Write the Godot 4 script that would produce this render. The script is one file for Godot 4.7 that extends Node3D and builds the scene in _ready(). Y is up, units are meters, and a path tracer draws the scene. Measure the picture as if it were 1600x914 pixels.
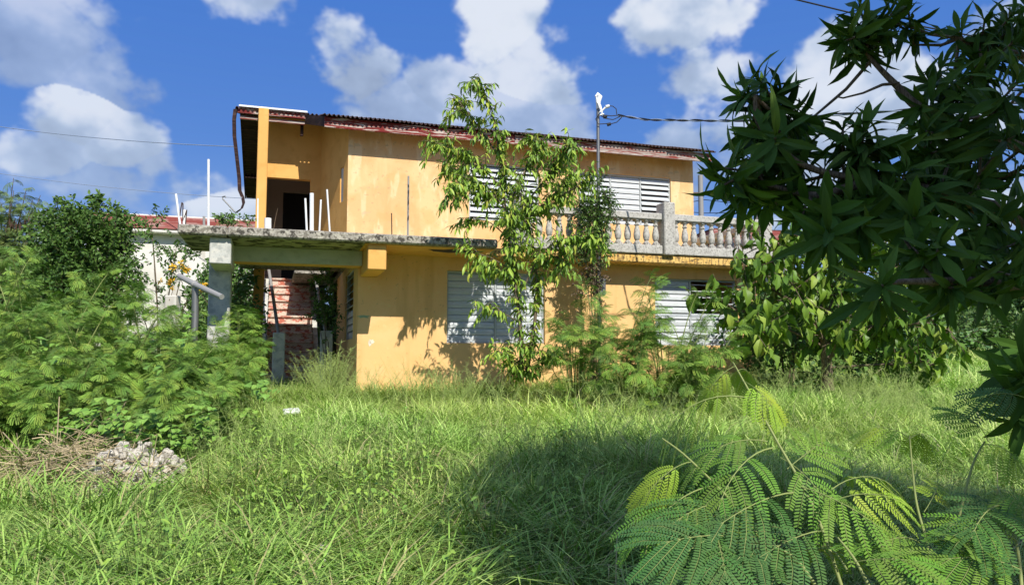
extends Node3D
# An abandoned two-storey orange house behind a lawn gone wild, seen from under a mango tree.

const EYE := 1.5
const FOCAL := 1160.0            # pixels of a 1600 x 914 picture
const PITCH := 4.93
const FLOOR := 0.7               # world height of the house's ground floor
const TURN := 17.7               # the facade's turn in degrees

var rng := RandomNumberGenerator.new()
var counts := {}
var M := {}
var house_at := Transform3D()


# ---------------------------------------------------------------- mesh building
class MB:
	var v := PackedVector3Array()
	var n := PackedVector3Array()
	var c := PackedColorArray()
	var col := Color(1, 1, 1)

	func tri(a: Vector3, b: Vector3, d: Vector3) -> void:
		var nn := (d - a).cross(b - a).normalized()
		v.append(a); v.append(b); v.append(d)
		n.append(nn); n.append(nn); n.append(nn)
		c.append(col); c.append(col); c.append(col)

	func tri_n(a: Vector3, b: Vector3, d: Vector3, na: Vector3, nb: Vector3, nd: Vector3) -> void:
		if (d - a).cross(b - a).dot(na + nb + nd) < 0.0:      # keep the winding on the side of the normals
			v.append(a); v.append(d); v.append(b)
			n.append(na); n.append(nd); n.append(nb)
		else:
			v.append(a); v.append(b); v.append(d)
			n.append(na); n.append(nb); n.append(nd)
		c.append(col); c.append(col); c.append(col)

	func quad(a: Vector3, b: Vector3, d: Vector3, e: Vector3) -> void:
		tri(a, b, d); tri(a, d, e)

	func quad_out(a: Vector3, b: Vector3, d: Vector3, e: Vector3, centre: Vector3) -> void:
		var nn := (d - a).cross(b - a)
		if nn.dot((a + d) * 0.5 - centre) < 0.0:
			quad(a, e, d, b)
		else:
			quad(a, b, d, e)

	func tri_out(a: Vector3, b: Vector3, d: Vector3, centre: Vector3) -> void:
		var nn := (d - a).cross(b - a)
		if nn.dot((a + b + d) / 3.0 - centre) < 0.0:
			tri(a, d, b)
		else:
			tri(a, b, d)

	# a box with chamfered edges
	func box(lo: Vector3, hi: Vector3, bev := 0.006, xf := Transform3D()) -> void:
		var m := (lo + hi) * 0.5
		var h := (hi - lo) * 0.5
		h = Vector3(absf(h.x), absf(h.y), absf(h.z))
		var bv := minf(bev, minf(h.x, minf(h.y, h.z)) * 0.45)
		var cen := xf * m
		for ax in 3:
			var b1 := (ax + 1) % 3
			var b2 := (ax + 2) % 3
			for s in [-1.0, 1.0]:
				var q := []
				for k in [[-1.0, -1.0], [-1.0, 1.0], [1.0, 1.0], [1.0, -1.0]]:
					var p := Vector3()
					p[ax] = s * h[ax]
					p[b1] = k[0] * (h[b1] - bv)
					p[b2] = k[1] * (h[b2] - bv)
					q.append(xf * (m + p))
				quad_out(q[0], q[1], q[2], q[3], cen)
			if bv <= 0.0:
				continue
			for s1 in [-1.0, 1.0]:
				for s2 in [-1.0, 1.0]:
					var e := []
					for k in [[0, -1.0], [0, 1.0], [1, 1.0], [1, -1.0]]:
						var p := Vector3()
						p[ax] = k[1] * (h[ax] - bv)
						p[b1] = s1 * (h[b1] - (bv if k[0] == 1 else 0.0))
						p[b2] = s2 * (h[b2] - (0.0 if k[0] == 1 else bv))
						e.append(xf * (m + p))
					quad_out(e[0], e[1], e[2], e[3], cen)
		if bv > 0.0:
			for sx in [-1.0, 1.0]:
				for sy in [-1.0, 1.0]:
					for sz in [-1.0, 1.0]:
						var s := Vector3(sx, sy, sz)
						var i := h - Vector3(bv, bv, bv)
						tri_out(xf * (m + s * Vector3(h.x, i.y, i.z)), xf * (m + s * Vector3(i.x, h.y, i.z)), xf * (m + s * Vector3(i.x, i.y, h.z)), cen)

	func tube(pts: Array, radii: Array, sides := 7, capped := true) -> void:
		var rings := []
		var cnt := pts.size()
		var up := Vector3(0.13, 0.9, 0.41).normalized()
		for i in cnt:
			var a: Vector3 = pts[maxi(i - 1, 0)]
			var b: Vector3 = pts[mini(i + 1, cnt - 1)]
			var t := (b - a).normalized()
			if absf(t.dot(up)) > 0.93:
				up = Vector3(1, 0.1, 0.2).normalized() if absf(t.x) < 0.8 else Vector3(0, 0.2, 1).normalized()
			var x := up.cross(t).normalized()
			var y := t.cross(x)
			up = y
			var ring := []
			var r: float = radii[i] if i < radii.size() else radii[radii.size() - 1]
			for k in sides:
				var w := TAU * k / sides
				ring.append([pts[i] + (x * cos(w) + y * sin(w)) * r, x * cos(w) + y * sin(w)])
			rings.append(ring)
		for i in cnt - 1:
			for k in sides:
				var k2 := (k + 1) % sides
				var a = rings[i][k]; var b = rings[i + 1][k]; var d = rings[i + 1][k2]; var e = rings[i][k2]
				tri_n(a[0], d[0], b[0], a[1], d[1], b[1])
				tri_n(a[0], e[0], d[0], a[1], e[1], d[1])
		if capped:
			for i in [0, cnt - 1]:
				for k in range(1, sides - 1):
					tri_out(rings[i][0][0], rings[i][k][0], rings[i][k + 1][0], pts[1] if i == 0 else pts[cnt - 2])

	# profile: [radius, height] pairs round the y axis
	func lathe(profile: Array, at: Vector3, sides := 12) -> void:
		for i in profile.size() - 1:
			var r0: float = profile[i][0]; var y0: float = profile[i][1]
			var r1: float = profile[i + 1][0]; var y1: float = profile[i + 1][1]
			var slope := Vector2(y1 - y0, r0 - r1).normalized()
			for k in sides:
				var w0 := TAU * k / sides
				var w1 := TAU * (k + 1) / sides
				var d0 := Vector3(cos(w0), 0, sin(w0))
				var d1 := Vector3(cos(w1), 0, sin(w1))
				var n0 := d0 * slope.x + Vector3.UP * slope.y
				var n1 := d1 * slope.x + Vector3.UP * slope.y
				var a := at + d0 * r0 + Vector3.UP * y0
				var b := at + d0 * r1 + Vector3.UP * y1
				var d := at + d1 * r1 + Vector3.UP * y1
				var e := at + d1 * r0 + Vector3.UP * y0
				tri_n(a, b, d, n0, n0, n1)
				tri_n(a, d, e, n0, n1, n1)

	# a leaf along -Z with its upper side to +Y
	func leaf(xf: Transform3D, length: float, width: float, droop := 0.2, fold := 0.25, segs := 4, belly := 0.45, wave := 0.0, ph := 0.0) -> void:
		var prev := []
		for i in segs + 1:
			var t := float(i) / segs
			var ang := droop * t * 1.6
			var y := -length * droop * 0.8 * t * t
			var z := -length * (t - droop * 0.25 * t * t)
			var tt := pow(t, log(0.5) / log(belly))
			var w := width * 0.5 * pow(sin(PI * clampf(tt, 0.0, 1.0)), 0.8)
			if i == 0: w = width * 0.05
			if i == segs: w = width * 0.01
			var up := Vector3(0, cos(ang), -sin(ang))
			var wv := sin(t * 9.0 + ph) * wave * w
			var wl := sin(t * 9.0 + ph + 2.0) * wave * w
			var mid := Vector3(0, y, z)
			var l := mid + Vector3(-w, fold * w + wl, 0)
			var r := mid + Vector3(w, fold * w + wv, 0)
			var nl := (up + Vector3(fold * 0.9, 0, 0)).normalized()
			var nr := (up - Vector3(fold * 0.9, 0, 0)).normalized()
			var cur := [xf * l, xf * mid, xf * r, (xf.basis * nl).normalized(), (xf.basis * nr).normalized()]
			if i > 0:
				tri_n(prev[0], cur[0], cur[1], prev[3], cur[3], cur[3])
				tri_n(prev[0], cur[1], prev[1], prev[3], cur[3], prev[3])
				tri_n(prev[1], cur[1], cur[2], prev[4], cur[4], cur[4])
				tri_n(prev[1], cur[2], prev[2], prev[4], cur[4], prev[4])
			prev = cur

	func mesh(m: Material = null) -> ArrayMesh:
		var am := ArrayMesh.new()
		if v.is_empty():
			return am
		var a := []
		a.resize(Mesh.ARRAY_MAX)
		a[Mesh.ARRAY_VERTEX] = v
		a[Mesh.ARRAY_NORMAL] = n
		a[Mesh.ARRAY_COLOR] = c
		am.add_surface_from_arrays(Mesh.PRIMITIVE_TRIANGLES, a)
		if m:
			am.surface_set_material(0, m)
		return am


# ---------------------------------------------------------------- naming and placing
func add(o: Node3D, called: String, parent: Node) -> void:
	var key := str(parent.get_instance_id()) + called
	var k: int = counts.get(key, 0)
	counts[key] = k + 1
	o.name = called if k == 0 else "%s_%03d" % [called, k]
	parent.add_child(o, true)


func tag(o: Node, label: String, category := "", group := "") -> Node:
	o.set_meta("label", label)
	if category: o.set_meta("category", category)
	if group: o.set_meta("group", group)
	return o


func thing(called: String, label: String, category: String, at := Vector3.ZERO, group := "") -> Node3D:
	var o := Node3D.new()
	add(o, called, self)
	o.position = at
	tag(o, label, category, group)
	return o


func part(called: String, mesh: Mesh, m: Material, parent: Node, xf := Transform3D()) -> MeshInstance3D:
	var o := MeshInstance3D.new()
	o.mesh = mesh
	o.material_override = m
	o.transform = xf
	add(o, called, parent)
	return o


func many(called: String, mesh: Mesh, m: Material, parent: Node, xfs: Array, tints: Array = []) -> void:
	if xfs.is_empty():
		return
	var mm := MultiMesh.new()
	mm.transform_format = MultiMesh.TRANSFORM_3D
	mm.use_colors = tints.size() > 0
	mm.mesh = mesh
	mm.instance_count = xfs.size()
	for i in xfs.size():
		mm.set_instance_transform(i, xfs[i])
		if tints.size() > 0:
			mm.set_instance_color(i, tints[i])
	var o := MultiMeshInstance3D.new()
	o.multimesh = mm
	o.material_override = m
	o.set_meta("kind", "stuff")
	add(o, called, parent)


# the copies nearest the camera become parts of their own, the rest one mass per mesh
func leaves(called: String, mass: String, meshes: Array, m: Material, parent: Node3D, xfs: Array, most := 300) -> void:
	var inv := parent.transform.affine_inverse()
	var order := []
	for i in xfs.size():
		var x: Transform3D = xfs[i]
		order.append([x.origin.distance_to(Vector3(0, EYE, 0)), i, rng.randi() % meshes.size()])
	order.sort_custom(func(a, b): return a[0] < b[0] if a[0] != b[0] else a[1] < b[1])
	var rest := []
	for k in meshes.size():
		rest.append([])
	for i in order.size():
		var x: Transform3D = inv * (xfs[order[i][1]] as Transform3D)
		if i < most:
			part(called, meshes[order[i][2]], m, parent, x)
		else:
			rest[order[i][2]].append(x)
	for k in meshes.size():
		many(mass, meshes[k], m, parent, rest[k])


func rnd(a: float, b: float) -> float:
	return rng.randf_range(a, b)


func rdir() -> Vector3:
	var z := rnd(-1, 1)
	var a := rnd(0, TAU)
	var r := sqrt(1.0 - z * z)
	return Vector3(r * cos(a), z, r * sin(a))


func toward(p: Vector3, dir: Vector3, up := Vector3.UP, size := 1.0) -> Transform3D:
	var d := dir.normalized()
	var u := up
	if absf(d.dot(u.normalized())) > 0.97:
		u = Vector3(0.8, 0.1, 0.5) if absf(d.y) > 0.8 else Vector3.UP
	var z := -d
	var x := u.cross(z).normalized()
	var y := z.cross(x)
	return Transform3D(Basis(x * size, y * size, z * size), p)


# a point of the place, given where the photograph shows it and how far ahead it stands
func at(px: float, py: float, depth: float) -> Vector3:
	var p := deg_to_rad(PITCH)
	var x := (px - 800.0) / FOCAL
	var y := -(py - 457.0) / FOCAL
	var dir := Vector3(x, y * cos(p) + sin(p), -cos(p) + y * sin(p))
	return Vector3(0, EYE, 0) + dir * (depth / -dir.z)


func ground(x: float, z: float) -> float:
	var d := -z
	var h := 0.07 * clampf(d - 1.0, 0.0, 10.0) + 0.05 * clampf(d - 11.0, 0.0, 45.0)
	h += 0.05 * sin(x * 1.3 + 0.7) * sin(z * 0.9 + 1.1) * clampf(d / 4.0, 0.3, 1.0) * clampf((12.0 - d) / 2.0, 0.0, 1.0)
	return h


# house axes: u along the facade, h above the eye, b back from the facade
func H(u: float, h: float, b: float) -> Vector3:
	return Vector3(u, h + EYE - FLOOR, -b)


func hbox(called: String, parent: Node, m: Material, u0: float, u1: float, h0: float, h1: float, b0: float, b1: float, bev := 0.008) -> MeshInstance3D:
	var mb := MB.new()
	mb.box(H(u0, h0, b1), H(u1, h1, b0), bev)
	return part(called, mb.mesh(), m, parent)


# a wall across u (dir 0) or across b (dir 1) with rectangular holes [a0, a1, h0, h1]
func wall(parent: Node, m: Material, dir: int, a0: float, a1: float, h0: float, h1: float, t0: float, t1: float, holes: Array) -> MeshInstance3D:
	var ca := [a0, a1]
	var ch := [h0, h1]
	for q in holes:
		ca.append(q[0]); ca.append(q[1]); ch.append(q[2]); ch.append(q[3])
	ca.sort(); ch.sort()
	var mb := MB.new()
	var P := func(a: float, h: float, t: float) -> Vector3: return H(a, h, t) if dir == 0 else H(t, h, a)
	var solid := func(i: int, j: int) -> bool:
		if i < 0 or j < 0 or i >= ca.size() - 1 or j >= ch.size() - 1: return false
		if ca[i + 1] - ca[i] < 1e-5 or ch[j + 1] - ch[j] < 1e-5: return false
		var x: float = (ca[i] + ca[i + 1]) * 0.5
		var y: float = (ch[j] + ch[j + 1]) * 0.5
		for q in holes:
			if x > q[0] and x < q[1] and y > q[2] and y < q[3]: return false
		return true
	for i in ca.size() - 1:
		for j in ch.size() - 1:
			if not solid.call(i, j): continue
			var x0: float = ca[i]; var x1: float = ca[i + 1]; var y0: float = ch[j]; var y1: float = ch[j + 1]
			var cen: Vector3 = P.call((x0 + x1) / 2, (y0 + y1) / 2, (t0 + t1) / 2)
			for t in [t0, t1]:
				mb.quad_out(P.call(x0, y0, t), P.call(x0, y1, t), P.call(x1, y1, t), P.call(x1, y0, t), cen)
			if not solid.call(i - 1, j): mb.quad_out(P.call(x0, y0, t0), P.call(x0, y1, t0), P.call(x0, y1, t1), P.call(x0, y0, t1), cen)
			if not solid.call(i + 1, j): mb.quad_out(P.call(x1, y0, t0), P.call(x1, y1, t0), P.call(x1, y1, t1), P.call(x1, y0, t1), cen)
			if not solid.call(i, j - 1): mb.quad_out(P.call(x0, y0, t0), P.call(x1, y0, t0), P.call(x1, y0, t1), P.call(x0, y0, t1), cen)
			if not solid.call(i, j + 1): mb.quad_out(P.call(x0, y1, t0), P.call(x1, y1, t0), P.call(x1, y1, t1), P.call(x0, y1, t1), cen)
	return part("wall", mb.mesh(), m, parent)


# ---------------------------------------------------------------- materials
# layers: [seed, frequency, octaves, low, high, colour, amount, stretch x, stretch y]
func tex(size: int, base: Color, layers: Array) -> ImageTexture:
	var r := PackedFloat32Array(); var g := PackedFloat32Array(); var b := PackedFloat32Array()
	var total := size * size
	r.resize(total); g.resize(total); b.resize(total)
	r.fill(base.r); g.fill(base.g); b.fill(base.b)
	for l in layers:
		var no := FastNoiseLite.new()
		no.seed = l[0]
		no.noise_type = FastNoiseLite.TYPE_SIMPLEX_SMOOTH
		no.frequency = float(l[1]) / float(size)
		no.fractal_octaves = l[2]
		var sx: float = l[7] if l.size() > 7 else 1.0
		var sy: float = l[8] if l.size() > 8 else 1.0
		var im := no.get_seamless_image(maxi(8, int(size / sx)), maxi(8, int(size / sy)), false, false, 0.1, true)
		im.convert(Image.FORMAT_L8)
		im.resize(size, size, Image.INTERPOLATE_CUBIC)
		var d := im.get_data()
		var lo: float = l[3] * 255.0
		var hi: float = l[4] * 255.0
		var col: Color = l[5]
		var amt: float = l[6]
		for i in total:
			var k := clampf((d[i] - lo) / (hi - lo), 0.0, 1.0)
			if k > 0.0:
				k *= amt
				r[i] += (col.r - r[i]) * k
				g[i] += (col.g - g[i]) * k
				b[i] += (col.b - b[i]) * k
	var out := PackedByteArray()
	out.resize(total * 3)
	for i in total:
		out[i * 3] = int(clampf(r[i], 0, 1) * 255.0)
		out[i * 3 + 1] = int(clampf(g[i], 0, 1) * 255.0)
		out[i * 3 + 2] = int(clampf(b[i], 0, 1) * 255.0)
	return ImageTexture.create_from_image(Image.create_from_data(size, size, false, Image.FORMAT_RGB8, out))


func rgb8(r: int, g: int, b: int) -> Color:
	return Color(r / 255.0, g / 255.0, b / 255.0)


func surf(t: Texture2D, scale: Vector3, rough := 0.85, bump: Texture2D = null, bump_cm := 0.0, offset := Vector3.ZERO) -> StandardMaterial3D:
	var m := StandardMaterial3D.new()
	m.albedo_texture = t
	m.uv1_triplanar = true
	m.uv1_triplanar_sharpness = 6.0
	m.uv1_scale = scale
	m.uv1_offset = offset
	m.roughness = rough
	m.metallic_specular = 0.35
	if bump:
		m.heightmap_enabled = true
		m.heightmap_texture = bump
		m.heightmap_scale = bump_cm
	return m


func plain(c: Color, rough := 0.7, metal := 0.0) -> StandardMaterial3D:
	var m := StandardMaterial3D.new()
	m.albedo_color = c
	m.roughness = rough
	m.metallic = metal
	return m


func foliage(rough: float, back: Color, spec := 0.5) -> StandardMaterial3D:
	var m := StandardMaterial3D.new()
	m.vertex_color_use_as_albedo = true
	m.roughness = rough
	m.metallic_specular = spec
	m.cull_mode = BaseMaterial3D.CULL_DISABLED
	m.backlight_enabled = true
	m.backlight = back
	return m


func make_materials() -> void:
	var rough_bump := tex(512, Color(0.5, 0.5, 0.5), [[5, 14, 5, 0.3, 0.8, Color(0.85, 0.85, 0.85), 0.8], [6, 60, 3, 0.55, 0.8, Color(0.2, 0.2, 0.2), 0.7]])
	var wood_bump := tex(256, Color(0.5, 0.5, 0.5), [[8, 20, 4, 0.35, 0.7, Color(0.9, 0.9, 0.9), 0.8, 8.0, 0.5]])
	M.bump = rough_bump
	# upper wall: sun-faded orange paint, pale blotches, drips and dirt
	var up := tex(768, rgb8(229, 185, 130), [
		[11, 5, 6, 0.46, 0.66, rgb8(240, 206, 152), 0.65], [12, 11, 6, 0.56, 0.74, rgb8(226, 172, 108), 0.4],
		[13, 14, 6, 0.58, 0.70, rgb8(244, 220, 176), 0.5, 0.7, 2.2], [14, 9, 5, 0.62, 0.85, rgb8(212, 168, 110), 0.35, 0.6, 5.0],
		[15, 60, 5, 0.76, 0.82, rgb8(186, 154, 114), 0.5], [17, 30, 6, 0.78, 0.81, rgb8(200, 176, 140), 0.5, 2.0, 1.0]])
	M.upper = surf(up, Vector3(0.145, 0.145, 0.145), 0.9, rough_bump, 0.35, Vector3(0.18, 0.3, 0.2))
	var low := tex(768, rgb8(238, 192, 130), [
		[21, 6, 6, 0.46, 0.7, rgb8(242, 201, 144), 0.5], [22, 10, 6, 0.56, 0.75, rgb8(232, 180, 114), 0.35],
		[23, 30, 5, 0.72, 0.78, rgb8(236, 204, 144), 0.4], [24, 12, 5, 0.64, 0.85, rgb8(204, 158, 96), 0.35, 0.6, 5.0], [25, 70, 4, 0.78, 0.83, rgb8(170, 138, 96), 0.4]])
	M.lower = surf(low, Vector3(0.14, 0.14, 0.14), 0.9, rough_bump, 0.3, Vector3(0.23, 0.3, 0.2))
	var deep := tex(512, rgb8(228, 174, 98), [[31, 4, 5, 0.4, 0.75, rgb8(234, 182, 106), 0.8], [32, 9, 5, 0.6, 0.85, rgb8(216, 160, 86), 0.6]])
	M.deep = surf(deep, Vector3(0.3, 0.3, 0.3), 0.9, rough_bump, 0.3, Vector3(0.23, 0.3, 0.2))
	# weathered concrete with black algae
	var con := tex(768, rgb8(158, 152, 140), [
		[41, 10, 5, 0.4, 0.7, rgb8(186, 180, 164), 0.9], [42, 30, 6, 0.50, 0.62, rgb8(112, 106, 94), 0.75],
		[43, 14, 6, 0.60, 0.68, rgb8(60, 56, 50), 0.8], [44, 70, 4, 0.6, 0.75, rgb8(190, 186, 176), 0.6]])
	M.slab = surf(con, Vector3(0.45, 0.45, 0.45), 0.95, rough_bump, 1.2, Vector3(0.1, 0.2, 0.3))
	var rail := tex(512, rgb8(186, 183, 174), [
		[51, 8, 5, 0.4, 0.75, rgb8(202, 198, 188), 0.8], [52, 16, 6, 0.54, 0.72, rgb8(150, 146, 138), 0.6], [53, 34, 6, 0.68, 0.76, rgb8(104, 100, 92), 0.6]])
	M.rail = surf(rail, Vector3(0.7, 0.7, 0.7), 0.92, rough_bump, 0.6, Vector3(0.1, 0.2, 0.3))
	var band := tex(512, rgb8(226, 188, 112), [
		[61, 10, 5, 0.45, 0.75, rgb8(214, 166, 84), 0.8], [62, 20, 6, 0.54, 0.66, rgb8(140, 112, 70), 0.75, 0.5, 3.0], [63, 30, 6, 0.64, 0.72, rgb8(76, 62, 48), 0.75]])
	M.band = surf(band, Vector3(0.4, 0.4, 0.4), 0.9, rough_bump, 0.6, Vector3(0.1, 0.15, 0.3))
	var under := tex(512, rgb8(150, 150, 124), [
		[71, 6, 5, 0.4, 0.7, rgb8(172, 168, 140), 0.8], [72, 9, 5, 0.52, 0.66, rgb8(64, 66, 56), 0.9], [73, 40, 4, 0.6, 0.75, rgb8(190, 180, 140), 0.6]])
	M.under = surf(under, Vector3(0.4, 0.4, 0.4), 0.95, rough_bump, 0.6)
	var beam := tex(512, rgb8(188, 190, 164), [[81, 5, 5, 0.4, 0.75, rgb8(200, 198, 176), 0.8], [82, 9, 6, 0.58, 0.8, rgb8(170, 170, 146), 0.5]])
	M.beam = surf(beam, Vector3(0.5, 0.5, 0.5), 0.9, rough_bump, 0.3)
	var colm := tex(512, rgb8(196, 196, 188), [[86, 8, 5, 0.4, 0.75, rgb8(214, 210, 198), 0.8], [87, 6, 6, 0.54, 0.8, rgb8(160, 162, 156), 0.7], [88, 30, 5, 0.76, 0.84, rgb8(130, 130, 122), 0.4]])
	M.column = surf(colm, Vector3(0.9, 0.9, 0.9), 0.9, rough_bump, 0.4)
	# red paint peeling from grey wood
	var peel := tex(768, rgb8(128, 44, 40), [
		[91, 8, 5, 0.45, 0.75, rgb8(106, 38, 36), 0.8, 6.0, 1.0], [92, 22, 6, 0.60, 0.64, rgb8(196, 184, 172), 1.0, 4.0, 1.0],
		[93, 70, 5, 0.68, 0.72, rgb8(176, 158, 146), 0.8, 5.0, 1.0]])
	M.fascia = surf(peel, Vector3(0.35, 1.4, 0.35), 0.8, wood_bump, 0.4, Vector3(0.35, 0.2, 0.0))
	var bare := tex(768, rgb8(190, 180, 170), [
		[94, 8, 5, 0.45, 0.75, rgb8(150, 138, 128), 0.8, 8.0, 0.5], [95, 26, 6, 0.55, 0.60, rgb8(138, 58, 52), 0.95, 5.0, 1.0], [96, 40, 4, 0.6, 0.7, rgb8(92, 80, 74), 0.6, 10.0, 0.5]])
	M.bare = surf(bare, Vector3(0.35, 1.4, 0.35), 0.85, wood_bump, 0.5)
	var dark := tex(256, rgb8(62, 42, 38), [[97, 8, 4, 0.4, 0.7, rgb8(44, 32, 30), 0.8, 6.0, 1.0], [98, 20, 4, 0.6, 0.8, rgb8(96, 74, 66), 0.6, 6.0, 1.0]])
	M.darkwood = surf(dark, Vector3(0.8, 0.8, 0.8), 0.85, wood_bump, 0.3)
	var rust := tex(512, rgb8(70, 52, 48), [[101, 10, 5, 0.45, 0.7, rgb8(104, 78, 70), 0.9], [102, 30, 4, 0.6, 0.7, rgb8(168, 160, 154), 0.7], [103, 20, 4, 0.6, 0.75, rgb8(34, 28, 28), 0.8]])
	M.rust = surf(rust, Vector3(1.2, 1.2, 1.2), 0.75, rough_bump, 0.2)
	var steps := tex(512, rgb8(212, 196, 178), [
		[111, 7, 6, 0.50, 0.58, rgb8(186, 98, 78), 0.85], [112, 14, 6, 0.58, 0.66, rgb8(222, 208, 192), 0.8], [113, 22, 6, 0.70, 0.78, rgb8(120, 98, 86), 0.6]])
	M.steps = surf(steps, Vector3(0.55, 1.1, 0.55), 0.9, rough_bump, 0.8)
	var slat := tex(256, rgb8(206, 211, 212), [[121, 6, 4, 0.45, 0.75, rgb8(186, 192, 192), 0.7, 6.0, 1.0], [122, 20, 4, 0.66, 0.8, rgb8(176, 178, 172), 0.5, 2.0, 1.0]])
	M.slat = surf(slat, Vector3(0.7, 2.0, 2.0), 0.45, rough_bump, 0.05)
	M.frame = plain(rgb8(178, 184, 184), 0.5)
	M.white = plain(rgb8(238, 238, 236), 0.4)
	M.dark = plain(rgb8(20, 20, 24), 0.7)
	M.inner = plain(rgb8(186, 170, 156), 0.9)
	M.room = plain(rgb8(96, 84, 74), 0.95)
	M.steel = plain(rgb8(128, 128, 126), 0.45, 0.6)
	M.pipe = plain(rgb8(150, 148, 144), 0.6)
	M.rebar = plain(rgb8(74, 56, 48), 0.8, 0.2)
	M.cable = plain(rgb8(30, 30, 34), 0.6)
	M.wire = plain(rgb8(140, 152, 172), 0.5)
	M.black = plain(rgb8(34, 34, 36), 0.7)
	var white := tex(512, rgb8(226, 222, 212), [[131, 6, 5, 0.45, 0.8, rgb8(208, 202, 190), 0.7], [132, 10, 5, 0.62, 0.85, rgb8(176, 168, 154), 0.5, 0.6, 5.0]])
	M.plaster = surf(white, Vector3(0.15, 0.15, 0.15), 0.95, rough_bump, 0.5)
	var redp := tex(512, rgb8(148, 76, 70), [[136, 6, 5, 0.45, 0.7, rgb8(172, 112, 104), 0.8, 4.0, 1.0], [137, 14, 6, 0.58, 0.68, rgb8(184, 152, 144), 0.7, 3.0, 1.0]])
	M.redpaint = surf(redp, Vector3(0.2, 0.4, 0.2), 0.85)
	var soil := tex(512, rgb8(92, 88, 48), [[141, 12, 5, 0.4, 0.7, rgb8(74, 84, 34), 0.9], [142, 40, 4, 0.55, 0.75, rgb8(126, 110, 74), 0.6], [143, 70, 3, 0.6, 0.8, rgb8(50, 46, 28), 0.7]])
	M.soil = surf(soil, Vector3(0.4, 0.4, 0.4), 0.98, rough_bump, 2.0)
	var bark := tex(256, rgb8(112, 98, 80), [[151, 12, 5, 0.4, 0.7, rgb8(142, 128, 106), 0.8, 1.0, 4.0], [152, 30, 4, 0.55, 0.75, rgb8(66, 56, 44), 0.8, 0.6, 3.0]])
	M.bark = surf(bark, Vector3(2.5, 2.5, 2.5), 0.9, rough_bump, 0.5)
	M.stem = plain(rgb8(140, 150, 84), 0.6)
	M.twig = plain(rgb8(104, 84, 60), 0.8)
	var rub := tex(256, rgb8(196, 188, 172), [[161, 10, 5, 0.4, 0.7, rgb8(222, 217, 205), 0.8], [162, 14, 5, 0.55, 0.7, rgb8(132, 122, 104), 0.75]])
	M.rubble = surf(rub, Vector3(3, 3, 3), 0.95, rough_bump, 0.6)
	M.grass = foliage(0.55, Color(0.22, 0.3, 0.1), 0.35)
	M.leaf = foliage(0.45, Color(0.3, 0.42, 0.14), 0.4)
	M.feather = foliage(0.6, Color(0.3, 0.4, 0.14), 0.3)
	M.glossy = foliage(0.42, Color(0.3, 0.42, 0.1), 0.35)
	M.mango = foliage(0.5, Color(0.24, 0.42, 0.08), 0.22)
	M.dry = foliage(0.8, Color(0.2, 0.2, 0.15), 0.3)


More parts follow.
